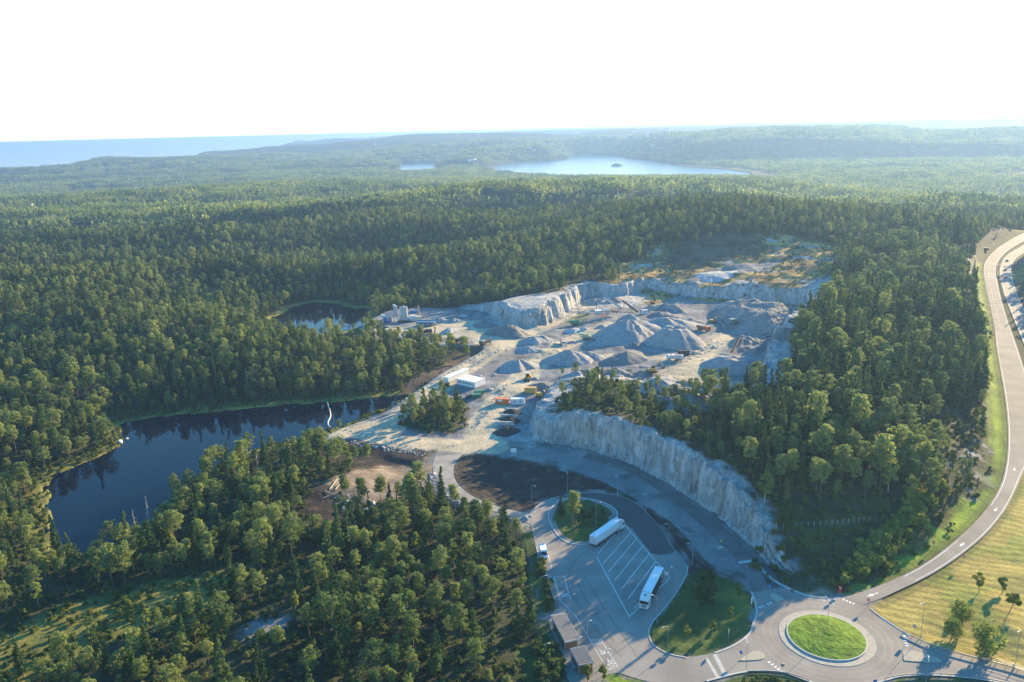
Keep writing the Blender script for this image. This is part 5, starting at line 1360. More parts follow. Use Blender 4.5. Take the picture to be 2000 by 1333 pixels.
# -- person in a hi-vis jacket beside a white slab
def person(loc, yaw, label):
    bm = bmesh.new(); J = {}
    def v(n_, co, r): J[n_] = (bm.verts.new(co), r)
    v('pel', (0, 0, .95), .15); v('chest', (.05, 0, 1.28), .18); v('neck', (.08, 0, 1.50), .065); v('head', (.11, 0, 1.62), .10); v('crown', (.12, 0, 1.74), .085)
    for s_, n_ in ((1, 'l'), (-1, 'r')):
        v('hip' + n_, (0, s_ * .1, .9), .10); v('knee' + n_, (.06 if s_ > 0 else -.02, s_ * .12, .48), .075); v('ank' + n_, (0 if s_ > 0 else -.1, s_ * .13, .08), .05); v('toe' + n_, (.17 if s_ > 0 else .07, s_ * .14, .04), .045)
        v('sh' + n_, (.05, s_ * .21, 1.42), .075); v('elb' + n_, (.1, s_ * .27, 1.14), .055); v('wr' + n_, (.3, s_ * .22, 1.0), .04); v('hand' + n_, (.4, s_ * .2, 1.0), .035)
    for a, b_ in (('pel', 'chest'), ('chest', 'neck'), ('neck', 'head'), ('head', 'crown')): bm.edges.new((J[a][0], J[b_][0]))
    for n_ in 'lr':
        for a, b_ in (('pel', 'hip' + n_), ('hip' + n_, 'knee' + n_), ('knee' + n_, 'ank' + n_), ('ank' + n_, 'toe' + n_), ('chest', 'sh' + n_), ('sh' + n_, 'elb' + n_), ('elb' + n_, 'wr' + n_), ('wr' + n_, 'hand' + n_)): bm.edges.new((J[a][0], J[b_][0]))
    bm.verts.ensure_lookup_table(); rr_ = [None] * len(bm.verts); bm.verts.index_update()
    for vv, r in J.values(): rr_[vv.index] = r
    me_ = bpy.data.meshes.new("person"); bm.to_mesh(me_); bm.free(); me_.materials.append(mat("dark_trousers", (.04, .05, .07), .8, .1))
    o = link("person", me_); o.location = loc; o.rotation_euler = (0, 0, yaw)
    sk = o.modifiers.new("skin", 'SKIN'); me_.skin_vertices[0].data[0].use_root = True
    for i, r in enumerate(rr_): me_.skin_vertices[0].data[i].radius = (r, r)
    o.modifiers.new("smooth", 'SUBSURF').levels = 1; o.modifiers["smooth"].render_levels = 2
    tag(o, label, "person")
    HV = mat("hi_vis_yellow", (.62, .75, .04), .7, .08, 3)
    b = MB(); b.cyl((.02, 0, .86), (.05, 0, 1.34), .185, .225, 14); b.cyl((.05, 0, 1.34), (.07, 0, 1.49), .225, .10, 14)
    for s_ in (1, -1): b.cyl((.05, s_ * .19, 1.42), (.1, s_ * .275, 1.13), .095, .078, 10); b.cyl((.1, s_ * .275, 1.13), (.28, s_ * .225, 1.01), .076, .058, 10)
    b.build("jacket", HV, o); MB().cyl((.12, 0, 1.70), (.12, 0, 1.80), .115, .07, 12).build("helmet", HV, o)
    MB().cyl((.215, 0, 1.60), (.225, 0, 1.66), .05, .05, 8).build("face", mat("skin", (.45, .28, .2), .6, .05), o)
person(at(1408, 1064), rad(20), "person in a bright yellow hi-vis jacket standing at the edge of the narrow road")
P = at(1407, 1071); t = empty("concrete_slab", P, .35, "pale slab lying on the gravel beside the hi-vis worker", "slab"); MB().box((0, 0, .2), (1.9, .8, .4), bevel=.05).build("slab_body", CONC, t)

# -- quarry: gravel piles
PCOL = dict(grey=mat("grey_gravel", (.25, .245, .24), .95, .16, .5, 0, .5), pale=mat("pale_gravel", (.36, .345, .33), .95, .16, .5, 0, .5), dark=mat("dark_gravel", (.17, .16, .15), .95, .2, .5, 0, .5), soil=mat("dark_soil", (.05, .04, .034), .95, .25, .6, 0, .5), tan=mat("tan_gravel", (.29, .255, .21), .95, .18, .4, 0, .5))
def pile(px, py, hw, label, col='grey', hf=.62, seed=0, el=1.0, yaw=0.0, flat=0.0, name="gravel_pile"):
    P = at(px, py); dep_ = project(P.x, P.y, P.z)[2]; R0 = hw * dep_ / FPX; H = R0 * hf * .88
    r_ = np.random.default_rng(900 + seed); n_, ks = 56, 20
    ph = r_.uniform(0, 6.28, 6); V = [(0, 0, H)]; F = []
    for i in range(1, ks + 1):
        q = i / ks
        for j in range(n_):
            a = 2 * math.pi * j / n_; k_ = 1 + .15 * math.sin(2 * a + ph[0]) + .11 * math.sin(3 * a + ph[1]) + .04 * math.sin(7 * a + ph[2]) + .03 * math.sin(13 * a + ph[3])
            z = (1 - q) if not flat else min(1.0, (1 - q) / (1 - flat))
            z = z - .10 * math.exp(-(q / .12) ** 2) + .12 * math.sin(5 * a + ph[4] + 2 * q) * q * (1 - q) * 2 - .07 * max(0, math.sin(a + ph[0])) * (q < .35) + r_.normal(0, .02) + .035 * math.sin(11 * a + 3 * q + ph[5]) * q * (1 - q) * 2
            z -= .22 * (q > .98) + .05 * sstep(.75, 1, q)
            V.append((R0 * q * k_ * math.cos(a) * el, R0 * q * k_ * math.sin(a), H * z))
    V[0] = (0, 0, H * (.9 if not flat else 1.0))
    for j in range(n_):
        F.append((0, 1 + j, 1 + (j + 1) % n_))
        for i in range(ks - 1):
            a = 1 + i * n_; F.append((a + j, a + n_ + j, a + n_ + (j + 1) % n_, a + (j + 1) % n_))
    # let the skirt follow the ground
    c_, s_ = math.cos(yaw), math.sin(yaw); Va = np.array(V); wx, wy = P.x + c_ * Va[:, 0] - s_ * Va[:, 1], P.y + s_ * Va[:, 0] + c_ * Va[:, 1]
    g_ = gsample(GZ, wx, wy) - P.z; fl = np.clip(1 - Va[:, 2] / H, 0, 1); Va[:, 2] += g_ * fl
    me_ = raw_mesh(name, Va, F, PCOL[col]); me_.polygons.foreach_set("use_smooth", np.ones(len(me_.polygons), bool))
    o = link(name, me_); o.location = P; o.rotation_euler = (0, 0, yaw); tag(o, label, "gravel pile" if 'gravel' in name else "soil heap", None)
    return o
PILES = [
 (1228,655,66,"largest grey gravel cone in the middle of the quarry",'grey',.60,1.15), (1318,668,52,"flat-topped grey stockpile with pale level crown right of the largest cone",'grey',.62,1.25,.35), (1300,640,52,"broad grey slope of gravel behind the flat-topped stockpile",'grey',.5,1.3),
 (1113,706,44,"sharp-ridged grey pile with a sunlit pale flank beside the red tipper",'grey',.66,1.1), (1150,700,28,"smaller grey pile against the right flank of the sharp-ridged one",'grey',.6), (1222,702,40,"long low dark grey heap in front of the largest cone",'dark',.5,1.4),
 (1012,718,38,"rounded grey pile with furrowed right side beside the boulder-lined haul road",'grey',.55,1.1), (1042,667,24,"low grey pile beyond the rounded one along the haul road",'grey',.5,1.2), (1060,663,18,"small grey pile touching the low one along the haul road",'grey',.5), (1031,684,22,"flat small grey heap between haul road and rounded pile",'grey',.4,1.3),
 (994,652,38,"dark brownish gravel cone with ribbed flank at the foot of the rock mound",'dark',.6,1.1), (946,638,25,"middling brownish pile left of the ribbed dark cone",'dark',.55), (877,648,16,"pale striped cone nearest the dark dumper at the plant yard",'pale',.6), (858,627,14,"left of two equal grey cones behind the plant yard",'grey',.6), (886,628,14,"right of two equal grey cones behind the plant yard",'grey',.6),
 (1118,648,17,"small pale cone beside the green screening machine",'pale',.55), (1140,644,11,"tiny pale cone just right of the green screening machine",'pale',.6), (1230,624,19,"dark pointed cone behind the largest pile below the conveyor",'grey',.7), (1161,592,22,"grey cone under the back rock wall left of the tall conveyor",'grey',.5,1.2), (1200,589,21,"brownish cone under the back rock wall behind the tall conveyor",'dark',.5,1.2),
 (1271,601,14,"low pale mound with broken crown right of the conveyor",'tan',.5), (1536,656,40,"large brownish slope of spoil by the eastern wood edge",'dark',.5,1.3), (1438,716,46,"wide flat-topped grey pile below the rusty beam",'grey',.42,1.3,.45), (1282,754,42,"grey cone at the near edge of the sandy pit floor",'grey',.5,1.2),
 (1350,792,52,"big brown-grey pile nearest the trees at the front of the pit",'dark',.55,1.2), (1318,758,18,"small dark peak behind the big front pile",'dark',.6), (1299,782,24,"low dark heap left of the big front pile",'dark',.5), (1374,770,20,"small grey peak on the back of the big front pile",'grey',.6),
 (1060,757,22,"dark wedge-shaped pile near the yellow wheel loader",'dark',.55,1.3), (1045,741,8,"tiny triangular grey pile just behind the yellow wheel loader",'grey',.6), (955,762,9,"tiny grey pile beside the white barracks",'grey',.55), (1119,670,10,"small grey heap behind the red tipper",'grey',.5), (1170,672,18,"low grey heap in front of the pale green screen",'grey',.45,1.2), (1175,640,12,"small grey cone under the short conveyor",'grey',.6),
 (1240,678,18,"small dark cone at the foot of the largest cone",'dark',.6), (1345,690,16,"brown rubble heap behind the black container",'tan',.4,1.6), (905,618,9,"tiny pale cone at the foot of the wooded bank behind the plant",'pale',.6), (1480,712,20,"low grey heap at the foot of the eastern rock wall",'grey',.4,1.4), (1400,540,30,"long pale bank of gravel on the upper bench below the heath",'pale',.28,1.8),
]
for i, p in enumerate(PILES):
    pile(p[0], p[1], p[2], p[3], p[4], p[5], i, p[6] if len(p) > 6 else 1.0, .35 * math.sin(i * 1.7), p[7] if len(p) > 7 else 0.0)
for i, (px_, py_, hw_, lab) in enumerate(((989, 845, 24, "largest and nearest of three dark soil heaps between concrete bays"), (997, 822, 19, "middle of three dark soil heaps between concrete bays"), (1000, 807, 16, "farthest of three dark soil heaps between concrete bays"))):
    pile(px_, py_, hw_, lab, 'soil', .6, 60 + i, 1.1, 0, 0, "soil_heap")
for i, (a_, b_, lab) in enumerate((((970, 829), (1004, 832), "nearest concrete bay wall behind the largest soil heap"), ((977, 815), (1010, 818), "middle concrete bay wall behind the second soil heap"), ((988, 803), (1008, 805), "farthest concrete bay wall below the orange container"))):
    A, B = at(*a_), at(*b_); d_ = B - A; t = empty("bay_wall", (A + B) / 2, math.atan2(d_.y, d_.x), lab, "bay wall"); n_ = max(3, int(d_.length / 1.7))
    for k_ in range(n_): MB().box(((k_ - n_ / 2 + .5) * d_.length / n_, 0, .8), (d_.length / n_ - .06, .8, 1.6), bevel=.04).build("block", CONC, t)

# -- site buildings and containers
def windows(parent, x0, x1, y, z, n_, w_, h_, face=-1):
    for k_ in range(n_):
        x = x0 + (x1 - x0) * (k_ + .5) / n_; f = MB(); f.box((x, y, z + h_ / 2), (w_ + .14, .06, .07)); f.box((x, y, z - h_ / 2), (w_ + .14, .06, .07)); f.box((x - w_ / 2, y, z), (.07, .06, h_)); f.box((x + w_ / 2, y, z), (.07, .06, h_)); fr = f.build("window", SIGNWHITE, parent)
        MB().box((x, y - face * .01, z), (w_, .03, h_)).build("pane", DARKGLASS, fr)
A, B = at(893, 752), at(927, 760); yw = math.atan2(B.y - A.y, B.x - A.x); d_ = (B - A).length; n_v = Vector((-math.sin(yw), math.cos(yw), 0))
c_ = (A + B) / 2 + n_v * 4.0; t = empty("site_office", c_, yw, "long white site office barracks with a row of windows beside the haul road", "site office")
MB().box((0, 0, 1.75), (d_ + .6, 8, 2.9), bevel=.05).build("wall", WHITE_P, t); b = MB(); b.box((0, 0, 3.28), (d_ + .9, 8.3, .16))
for k_ in range(9): b.box(((k_ - 4) * (d_ / 9), 0, 3.38), (.08, 8.2, .06))
b.build("roof", mat("white_roof_sheet", (.66, .65, .63), .6, .06, .5), t)
windows(t, -d_ / 2 + .3, d_ / 2 - .3, -4.05, 1.95, 7, .95, 1.0); MB().box((d_ / 2 - .8, -4.05, 1.45), (.95, .06, 2.1)).build("door", OFFWHITE, t)
for k_ in range(6): MB().box((-d_ / 2 + .5 + k_ * d_ / 5.4, -3.8, .12), (.5, .5, .35)).build("foundation_block", CONC, t)
A, B = at(871, 748), at(912, 729); yw2 = math.atan2(B.y - A.y, B.x - A.x); t = empty("storage_barracks", (A + B) / 2, yw2, "low white shed with a long pale roof behind the site office", "shed"); d2 = (B - A).length
MB().box((0, 0, 1.3), (d2, 3.0, 2.4)).build("wall", OFFWHITE, t); MB().profile([(-d2 / 2 - .2, 2.6), (d2 / 2 + .2, 2.6), (d2 / 2 + .2, 2.75), (-d2 / 2 - .2, 2.75)], -1.7, 1.7).build("roof", mat("white_roof_sheet", (.66, .65, .63), .6, .06, .5), t)
def container(p, L_, m_, label, yaw, win=0, name="container", ln=2.5, h_=2.6, plate=False):
    P = at(*p); t = empty(name, P, yaw, label, "container")
    b = MB(); b.box((0, 0, h_ / 2 + .1), (L_, ln, h_))
    for k_ in range(int(L_ / .45)):
        for s_ in (1, -1): b.box((-L_ / 2 + .25 + k_ * .45, s_ * (ln / 2 + .015), h_ / 2 + .1), (.2, .03, h_ - .35))
    b.build("body", m_, t)
    for s_ in (1, -1): MB().box((L_ / 2 + .03, s_ * ln / 4, h_ / 2 + .1), (.05, ln / 2 - .08, h_ - .25)).build("door", m_, t)
    b = MB()
    for sx in (1, -1):
        for sy in (1, -1): b.box((sx * (L_ / 2 - .08), sy * (ln / 2 - .06), h_ / 2 + .1), (.18, .2, h_ + .05))
    b.build("corner_posts", m_, t)
    if win: windows(t, -L_ / 2 + .6, L_ / 2 - .6, -ln / 2 - .05, 1.6, win, .8, .8)
    if plate: MB().box((-.9, -ln / 2 - .04, 2.0), (2.2, .03, .8)).build("sign_plate", SIGNWHITE, t)
    return t
container((981, 789), 6.0, ORANGEP, "bright orange container with a white plate beside the sandy track", -.12, plate=True)
container((1011, 789), 6.6, WHITE_P, "white windowed cabin container right of the orange one", -.1, 2, "cabin_container")
container((1036, 767), 5.6, OCHREP, "ochre yellow container in front of the hillside trees", -.08)
container((1335, 694), 6.2, BLACKT, "black skip container behind the white lorry on the pit floor", -.05, name="skip_container")
container((936, 769), 4.6, GREENP, "upper dark green skip at the edge of the office yard", .25, name="skip_container", h_=1.5); container((930, 776), 4.6, GREENP, "lower dark green skip at the edge of the office yard", .2, name="skip_container", h_=1.6)
container((871, 755), 3.4, DARKST, "small dark container left of the site office", .1, h_=1.9); container((918, 777), 3.4, DARKST, "flat dark container below the green skips", .3, h_=1.2)

# -- machines
def tracks(t, L_, w_, gap):
    for s_ in (1, -1):
        b = MB(); b.box((0, s_ * gap, .45), (L_ - .6, w_, .9)); b.cyl((L_ / 2 - .35, s_ * gap - w_ / 2, .45), (L_ / 2 - .35, s_ * gap + w_ / 2, .45), .45, .45, 14); b.cyl((-L_ / 2 + .35, s_ * gap - w_ / 2, .45), (-L_ / 2 + .35, s_ * gap + w_ / 2, .45), .45, .45, 14); b.build("track", DARKST, t)
def excavator(p, yaw, m_, label):
    t = empty("excavator", at(*p), yaw, label, "excavator"); tracks(t, 4.4, .6, 1.1)
    MB().box((-.5, 0, 1.6), (3.6, 2.5, 1.1), bevel=.12).build("house", m_, t); MB().box((.8, .75, 2.5), (1.5, 1.0, 1.5), bevel=.08, taper=(.85, .9)).build("cab", DARKGLASS, t); MB().box((-2.0, 0, 1.5), (.8, 2.5, 1.2), bevel=.15).build("counterweight", m_, t)
    MB().tube([(1.0, -.3, 1.7), (2.6, -.3, 4.6), (4.6, -.3, 4.9)], .26, 8).build("boom", m_, t); MB().tube([(4.5, -.3, 5.0), (6.0, -.3, 2.6)], .2, 8).build("stick", m_, t)
    MB().profile([(5.7, 2.7), (6.3, 2.5), (6.2, 1.6), (5.3, 1.3), (5.2, 1.9)], -.9, .3).build("bucket", DARKST, t)
excavator((1393, 631), -.5, YELLOWP, "yellow-brown excavator reaching down at the blasted rubble slope"); excavator((1274, 728), .3, OCHREP, "ochre excavator beside the rubble on the near pit floor"); excavator((1057, 776), -.4, YELLOWP, "yellow excavator half hidden by trees near the ochre container")
def loader(p, yaw, label):
    t = empty("wheel_loader", at(*p), yaw, label, "wheel loader")
    MB().box((-1.6, 0, 1.8), (2.8, 2.2, 1.4), bevel=.15).build("engine_cover", YELLOWP, t); MB().box((.2, 0, 2.7), (1.7, 1.7, 1.9), bevel=.1, taper=(.85, .9)).build("cab", DARKGLASS, t); MB().box((.2, 0, 3.7), (1.6, 1.7, .12)).build("cab_roof", WHITE_P, t); MB().box((1.6, 0, 1.2), (1.8, 1.4, .9), bevel=.1).build("front_frame", YELLOWP, t)
    for s_ in (1, -1): MB().tube([(1.4, s_ * .6, 1.9), (3.6, s_ * .6, .9)], .16, 6).build("lift_arm", YELLOWP, t)
    MB().profile([(3.4, .3), (4.7, .2), (4.7, .35), (3.9, .6), (3.7, 1.5), (3.4, 1.6)], -1.6, 1.6).build("bucket", DARKST, t); wheels(t, [(1.6, 1.35), (1.6, -1.35), (-1.7, 1.35), (-1.7, -1.35)], .85, .6)
loader((1031, 742), -1.75, "yellow wheel loader driving down the sandy track")
def dumper(p, yaw, m_, body_m, label, name="dump_truck", L_=8.5):
    t = empty(name, at(*p), yaw, label, "dump truck"); k_ = L_ / 8.5
    MB().profile([(2.2 * k_, .9), (4.2 * k_, .9), (4.25 * k_, 1.9), (3.95 * k_, 3.0), (2.3 * k_, 3.1)], -1.2, 1.2).build("cab", m_, t); MB().box((4.12 * k_, 0, 2.35), (.12, 2.0, .8), pitch=-.25).build("windscreen", DARKGLASS, t)
    MB().profile([(-4.2 * k_, 1.6), (-3.6 * k_, 1.2), (1.9 * k_, 1.2), (2.0 * k_, 3.0), (1.6 * k_, 3.1), (-4.3 * k_, 2.8)], -1.35, 1.35).build("tipper_body", body_m, t); MB().box((0, 0, .95), (8 * k_, .9, .3)).build("chassis", DARKST, t)
    MB().box((-1.1 * k_, 0, 2.98), (5.2 * k_, 2.3, .1)).build("load", PCOL['grey'], t); wheels(t, [(3.2 * k_, 1.25), (3.2 * k_, -1.25), (-1.3 * k_, 1.25), (-1.3 * k_, -1.25), (-2.8 * k_, 1.25), (-2.8 * k_, -1.25)], .62, .45)
dumper((1374, 646), -.9, ORANGEP, RUSTP, "orange-brown dump truck standing on the blue-shaded pit floor", L_=9); dumper((1318, 704), 3.1, WHITE_P, OFFWHITE, "white tipper lorry on the sandy pit floor", "tipper_lorry"); dumper((1100, 674), -1.5, WHITE_P, REDP, "white tipper lorry with red body by the sharp-ridged pile", "tipper_lorry", 8)
dumper((831, 653), .2, DARKST, BLACKT, "dark dumper parked in front of the plant yard cones"); dumper((896, 670), .05, DARKST, DARKST, "long dark feeder trailer at the terrace edge above the peat slope", "feeder_trailer", 10); dumper((948, 674), .9, DARKST, DARKST, "small dark dumper where the haul road meets the plant terrace")
def conveyor(name, a, b, za, zb, label, m_, w_=1.2, legs=2):
    A, B = at(*a), at(*b); A.z += za; B.z = gz(B.x, B.y) + zb; d_ = B - A; yw_ = math.atan2(d_.y, d_.x); L2 = math.hypot(d_.x, d_.y); t = empty(name, Vector((A.x, A.y, A.z - za)), yw_, label, "conveyor"); an = math.atan2(B.z - A.z, L2); Ln = math.hypot(L2, B.z - A.z); cz = (za + zb + gz(B.x, B.y) - (A.z - za)) / 2
    MB().box((L2 / 2, 0, cz), (Ln, w_ * .8, .14), pitch=-an).build("belt", DARKST, t)
    b_ = MB()
    for s_ in (1, -1): b_.box((L2 / 2, s_ * w_ / 2, cz - .05), (Ln, .12, .75), pitch=-an)
    b_.build("side_frame", m_, t)
    for k_ in range(legs):
        q = .45 + .45 * k_ / max(1, legs - 1); z_ = za + (B.z - (A.z - za) - za) * q
        for s_ in (1, -1): MB().cyl((L2 * q, s_ * w_ / 2, gz(A.x + d_.x * q, A.y + d_.y * q) - (A.z - za) - .2), (L2 * q, s_ * w_ / 2, z_ - .1), .1, .1, 6).build("leg", m_, t)
    MB().cyl((L2, -w_ / 2 - .05, zb + gz(B.x, B.y) - A.z + za), (L2, w_ / 2 + .05, zb + gz(B.x, B.y) - A.z + za), .3, .3, 10).build("head_drum", DARKST, t); return t
conveyor("conveyor", (1213, 605), (1181, 598), 1.0, 6.2, "tall pale conveyor rising above the crushing plant", OFFWHITE, 1.9, 2); conveyor("conveyor", (1245, 612), (1216, 600), .8, 4.5, "dark conveyor leaning behind the crushing plant", DARKST, 1.0); conveyor("conveyor", (1197, 613), (1170, 609), 1.4, 3.0, "low pale conveyor in front of the crushing plant", OFFWHITE, 1.0)
conveyor("conveyor", (1429, 693), (1442, 672), 1.2, 3.4, "rusty beam-like conveyor lying beside the sandy pit floor", RUSTP, 1.1)
P = at(1185, 618); t = empty("crushing_plant", P, .25, "steel crushing plant frame with hoppers under the conveyors", "crushing plant"); b = MB()
for x in (-8, -4, 0, 4, 8):
    for y in (-2.2, 2.2): b.box((x, y, 2.2), (.25, .25, 4.6))
for z_ in (2.2, 4.4): b.box((0, -2.2, z_), (16.4, .2, .25)); b.box((0, 2.2, z_), (16.4, .2, .25))
b.build("frame", STEEL, t); MB().box((-6, 0, 3.6), (3.4, 3.2, 2.0), taper=(1.3, 1.3)).build("hopper", OFFWHITE, t); MB().box((0, 0, 3.4), (3, 3, 2.2), bevel=.2).build("crusher_unit", LIGHTGREY, t); MB().box((5.5, 0, 3.0), (4, 3, 1.4), pitch=.15).build("screen_deck", RUSTP, t); MB().box((-2.5, -2.6, 5.2), (1.6, 1.2, 1.6)).build("control_cabin", WHITE_P, t)
P = at(1165, 602); t = empty("gantry", P, .3, "dark bent steel gantry at the left end of the crushing plant", "gantry"); MB().tube([(0, 0, -.2), (0, 0, 5.6), (5.5, 0, 5.2)], .3, 8).build("frame", DARKST, t); MB().box((7.5, 0, 5.0), (5, 1.0, .5), pitch=.1).build("belt_end", OFFWHITE, t)
P = at(1177, 634); t = empty("hopper_post", P, 0, "slim grey post carrying a red tray in front of the crushing plant", "hopper"); MB().cyl((0, 0, -.2), (0, 0, 5.4), .22, .18, 8).build("post", LIGHTGREY, t); MB().box((.6, 0, 5.7), (3.2, 1.8, .7), taper=(1.15, 1.2)).build("tray", mat("faded_red", (.42, .10, .08), .6, .15), t)
P = at(1259, 613); t = empty("control_cabin", P, .2, "small white control cabin right of the crushing plant", "cabin"); MB().box((0, 0, 1.3), (3.6, 2.4, 2.4), bevel=.05).build("wall", WHITE_P, t); MB().box((0, 0, 2.56), (3.8, 2.6, .12)).build("roof", OFFWHITE, t); windows(t, -1.5, 1.5, -1.22, 1.6, 2, .8, .8)
P = at(1147, 615); t = empty("drum_tank", P, .4, "cream drum lying left of the crushing plant", "tank"); MB().cyl((-1.6, 0, 1.4), (1.6, 0, 1.4), 1.1, 1.1, 18).build("drum", mat("cream_paint", (.55, .50, .38), .6, .1), t); MB().box((0, 0, .3), (2.6, 1.6, .6)).build("cradle", DARKST, t)
def screener(p, yaw, m_, label, arm=True):
    t = empty("screening_machine", at(*p), yaw, label, "screening machine"); tracks(t, 3.8, .5, .9); MB().box((0, 0, 1.7), (6.0, 2.2, 1.1), pitch=-.12, bevel=.08).build("body", m_, t); MB().box((-2.6, 0, 3.0), (2.8, 2.6, 1.2), taper=(1.25, 1.2)).build("hopper", m_, t); MB().box((.6, 0, 2.9), (3.2, 1.9, .7), pitch=-.3).build("screen_box", m_, t)
    for x, z_ in ((4.6, 2.6), (-5.2, 2.4)): MB().box((x, 0, z_), (5.2, .8, .25), pitch=-.38 if x > 0 else .38).build("discharge_belt", m_, t)
screener((1124, 636), .1, GREENP, "dark green screening machine on the sandy track left of the crushing plant"); screener((1145, 663), -.5, mat("pale_green", (.28, .36, .25), .6, .15), "pale green screening machine beside the foot of the largest cone"); screener((1437, 633), .4, mat("faded_green", (.16, .27, .2), .6, .2), "faded green crusher under the blasted rubble slope")

# -- asphalt plant by the pond
P = at(779, 628); t = empty("asphalt_plant", P, .12, "asphalt plant of grey tower, three silos and lying tanks by the pond", "asphalt plant")
b = MB(); b.box((-1.8, 0, 7.6), (2.6, 2.4, 6.4), bevel=.08)
for x in (-2.9, -.7):
    for y in (-1, 1): b.box((x, y, 2.2), (.3, .3, 4.6))
b.build("mixing_tower", mat("tower_grey", (.34, .37, .40), .6, .12, .6), t); MB().box((-2.6, 0, 11.1), (1.6, 1.8, 1.0), bevel=.1).build("tower_head", OFFWHITE, t)
for x, y, h_ in ((1.8, 0, 9.6), (3.6, .3, 9.9), (5.2, -.1, 9.4)):
    b = MB(); b.cyl((x, y, 3.0), (x, y, h_), .95, .95, 20); b.cyl((x, y, 1.6), (x, y, 3.0), .3, .95, 20); b.cyl((x, y, h_), (x, y, h_ + .5), .95, .3, 20); s_ = b.build("silo", mat("silo_cream", (.50, .48, .44), .55, .1, .5), t)
    MB().tube([(x - .9 + .1, y - .8, 1.6), (x - .8, y - .8, h_ + .4)], .05, 4).build("ladder", STEEL, s_)
    for dx in (-.7, .7): MB().cyl((x + dx, y - .5, -.2), (x + dx, y - .5, 3.2), .09, .09, 6).build("leg", STEEL, s_)
for x in (1.2, 3.8, 6.4): MB().cyl((x - 1.1, -3.2, 1.9), (x + 1.1, -3.2, 1.9), 1.0, 1.0, 18).build("tank", LIGHTGREY, t)
b = MB(); b.box((3.8, -3.2, .5), (8.6, 1.8, .6)); b.box((3.6, -2.0, 1.2), (9, .15, .15)); b.build("tank_cradle", DARKST, t)
MB().box((9.4, -1.0, 2.0), (3.4, 3.0, 3.6), bevel=.1).build("burner_house", OFFWHITE, t); MB().box((13.0, -.5, 1.6), (3.8, 2.8, 2.8), bevel=.08).build("filter_house", mat("cream_paint", (.55, .50, .38), .6, .1), t); MB().cyl((8.0, 1.5, 2.6), (14.5, 1.5, 2.1), .9, .9, 18).build("dryer_drum", RUSTP, t)
MB().box((-6.5, .5, 5.4), (8.2, 1.1, .5), pitch=-.62).build("elevator", LIGHTGREY, t); MB().tube([(-2.8, -1.3, 0), (-2.8, -1.3, 10.5)], .07, 4).build("ladder", STEEL, t)
P = at(818, 622); t = empty("chimney", P, 0, "slim brown chimney at the right end of the asphalt plant", "chimney"); MB().cyl((0, 0, -.2), (0, 0, pole_h(P, 598)), .75, .6, 18).build("stack", mat("chimney_brown", (.27, .21, .17), .7, .15), t); MB().box((0, 0, .5), (2.2, 2.2, 1.4)).build("plinth", CONC, t)
P = at(757, 630); t = empty("blue_mixer", P, .2, "bright blue machine with a round pale drum at the left of the asphalt plant", "machine"); MB().box((0, 0, 2.0), (5.5, 3.0, 3.4), bevel=.15).build("housing", BLUEP, t); MB().cyl((.6, -1.7, 3.0), (.6, -2.2, 3.0), 1.4, 1.4, 20).build("drum", LIGHTGREY, t); MB().box((-2.5, 0, 4.4), (3.5, 2.4, 1.4), pitch=.3).build("hood", mat("pale_blue", (.30, .42, .52), .6, .15), t)
P = at(739, 634); t = empty("silo_trailer", P, .1, "ochre box trailer left of the blue machine", "trailer"); MB().box((0, 0, 1.9), (6.4, 2.4, 2.2), bevel=.08).build("box_body", OCHREP, t); wheels(t, [(-1.8, 1.15), (-1.8, -1.15), (1.9, 1.15), (1.9, -1.15)], .5, .3)
P = at(832, 638); t = empty("feed_bins", P, -.1, "row of four blue-grey feed bins with pale mouths right of the asphalt plant", "feed bins")
for k_ in range(4):
    x = (k_ - 1.5) * 3.1; h_ = MB().box((x, 0, 2.5), (2.4, 2.6, 1.8), taper=(1.25, 1.2)).build("bin", mat("bin_blue", (.14, .24, .33), .6, .15), t); MB().cyl((x, -1.3, 1.75), (x, -1.75, 1.5), .5, .42, 14).build("mouth", OFFWHITE, h_)
    for s_ in (1, -1): MB().box((x - 1.2, s_ * 1.1, .8), (.18, .18, 1.7)).build("leg", STEEL, t)
MB().box((0, -1.7, .9), (13, .9, .25)).build("belt", DARKST, t); MB().box((0, 1.9, 2.2), (13.2, .25, 3.6)).build("back_wall", mat("bin_blue", (.14, .24, .33), .6, .15), t)
P = at(676, 643); t = empty("timber_hut", P, .15, "small orange-brown hut between pond and trees", "hut"); MB().box((0, 0, 1.3), (5.5, 3.6, 2.6)).build("wall", mat("hut_orange", (.42, .20, .08), .7, .15), t); MB().profile([(-3, 2.6), (3, 2.6), (3, 2.75), (0, 3.4), (-3, 2.75)], -2.1, 2.1).build("roof", OFFWHITE, t); MB().box((-1.4, -1.83, 1.1), (.9, .05, 2.0)).build("door", OFFWHITE, t); windows(t, 0, 2.4, -1.83, 1.5, 1, .9, .8)
for p_, yw_, m_, lab in (((712, 651), .3, REDP, "red car parked at the plant yard edge"), ((733, 638), .5, WHITE_P, "white car parked below the ochre trailer"), ((706, 655), .2, BLUEP, "blue car left of the red one at the plant yard"), ((752, 642), .4, mat("car_grey", (.05, .055, .06), .3, .05), "dark grey car right of the white one below the blue machine")):
    car(at(*p_), yw_, lab, m_, "cars at the asphalt plant")
container((757, 651), 2.6, mat("cream_paint", (.55, .50, .38), .6, .1), "little cream cabin beside the trees at the plant yard", .9, h_=2.6); container((767, 655), 5.0, mat("maroon_paint", (.20, .06, .06), .6, .15), "maroon container right of the little cream cabin", .2, h_=1.8); container((808, 611), 6.0, BLUEP, "bright blue container behind the silos", .05, h_=1.4)

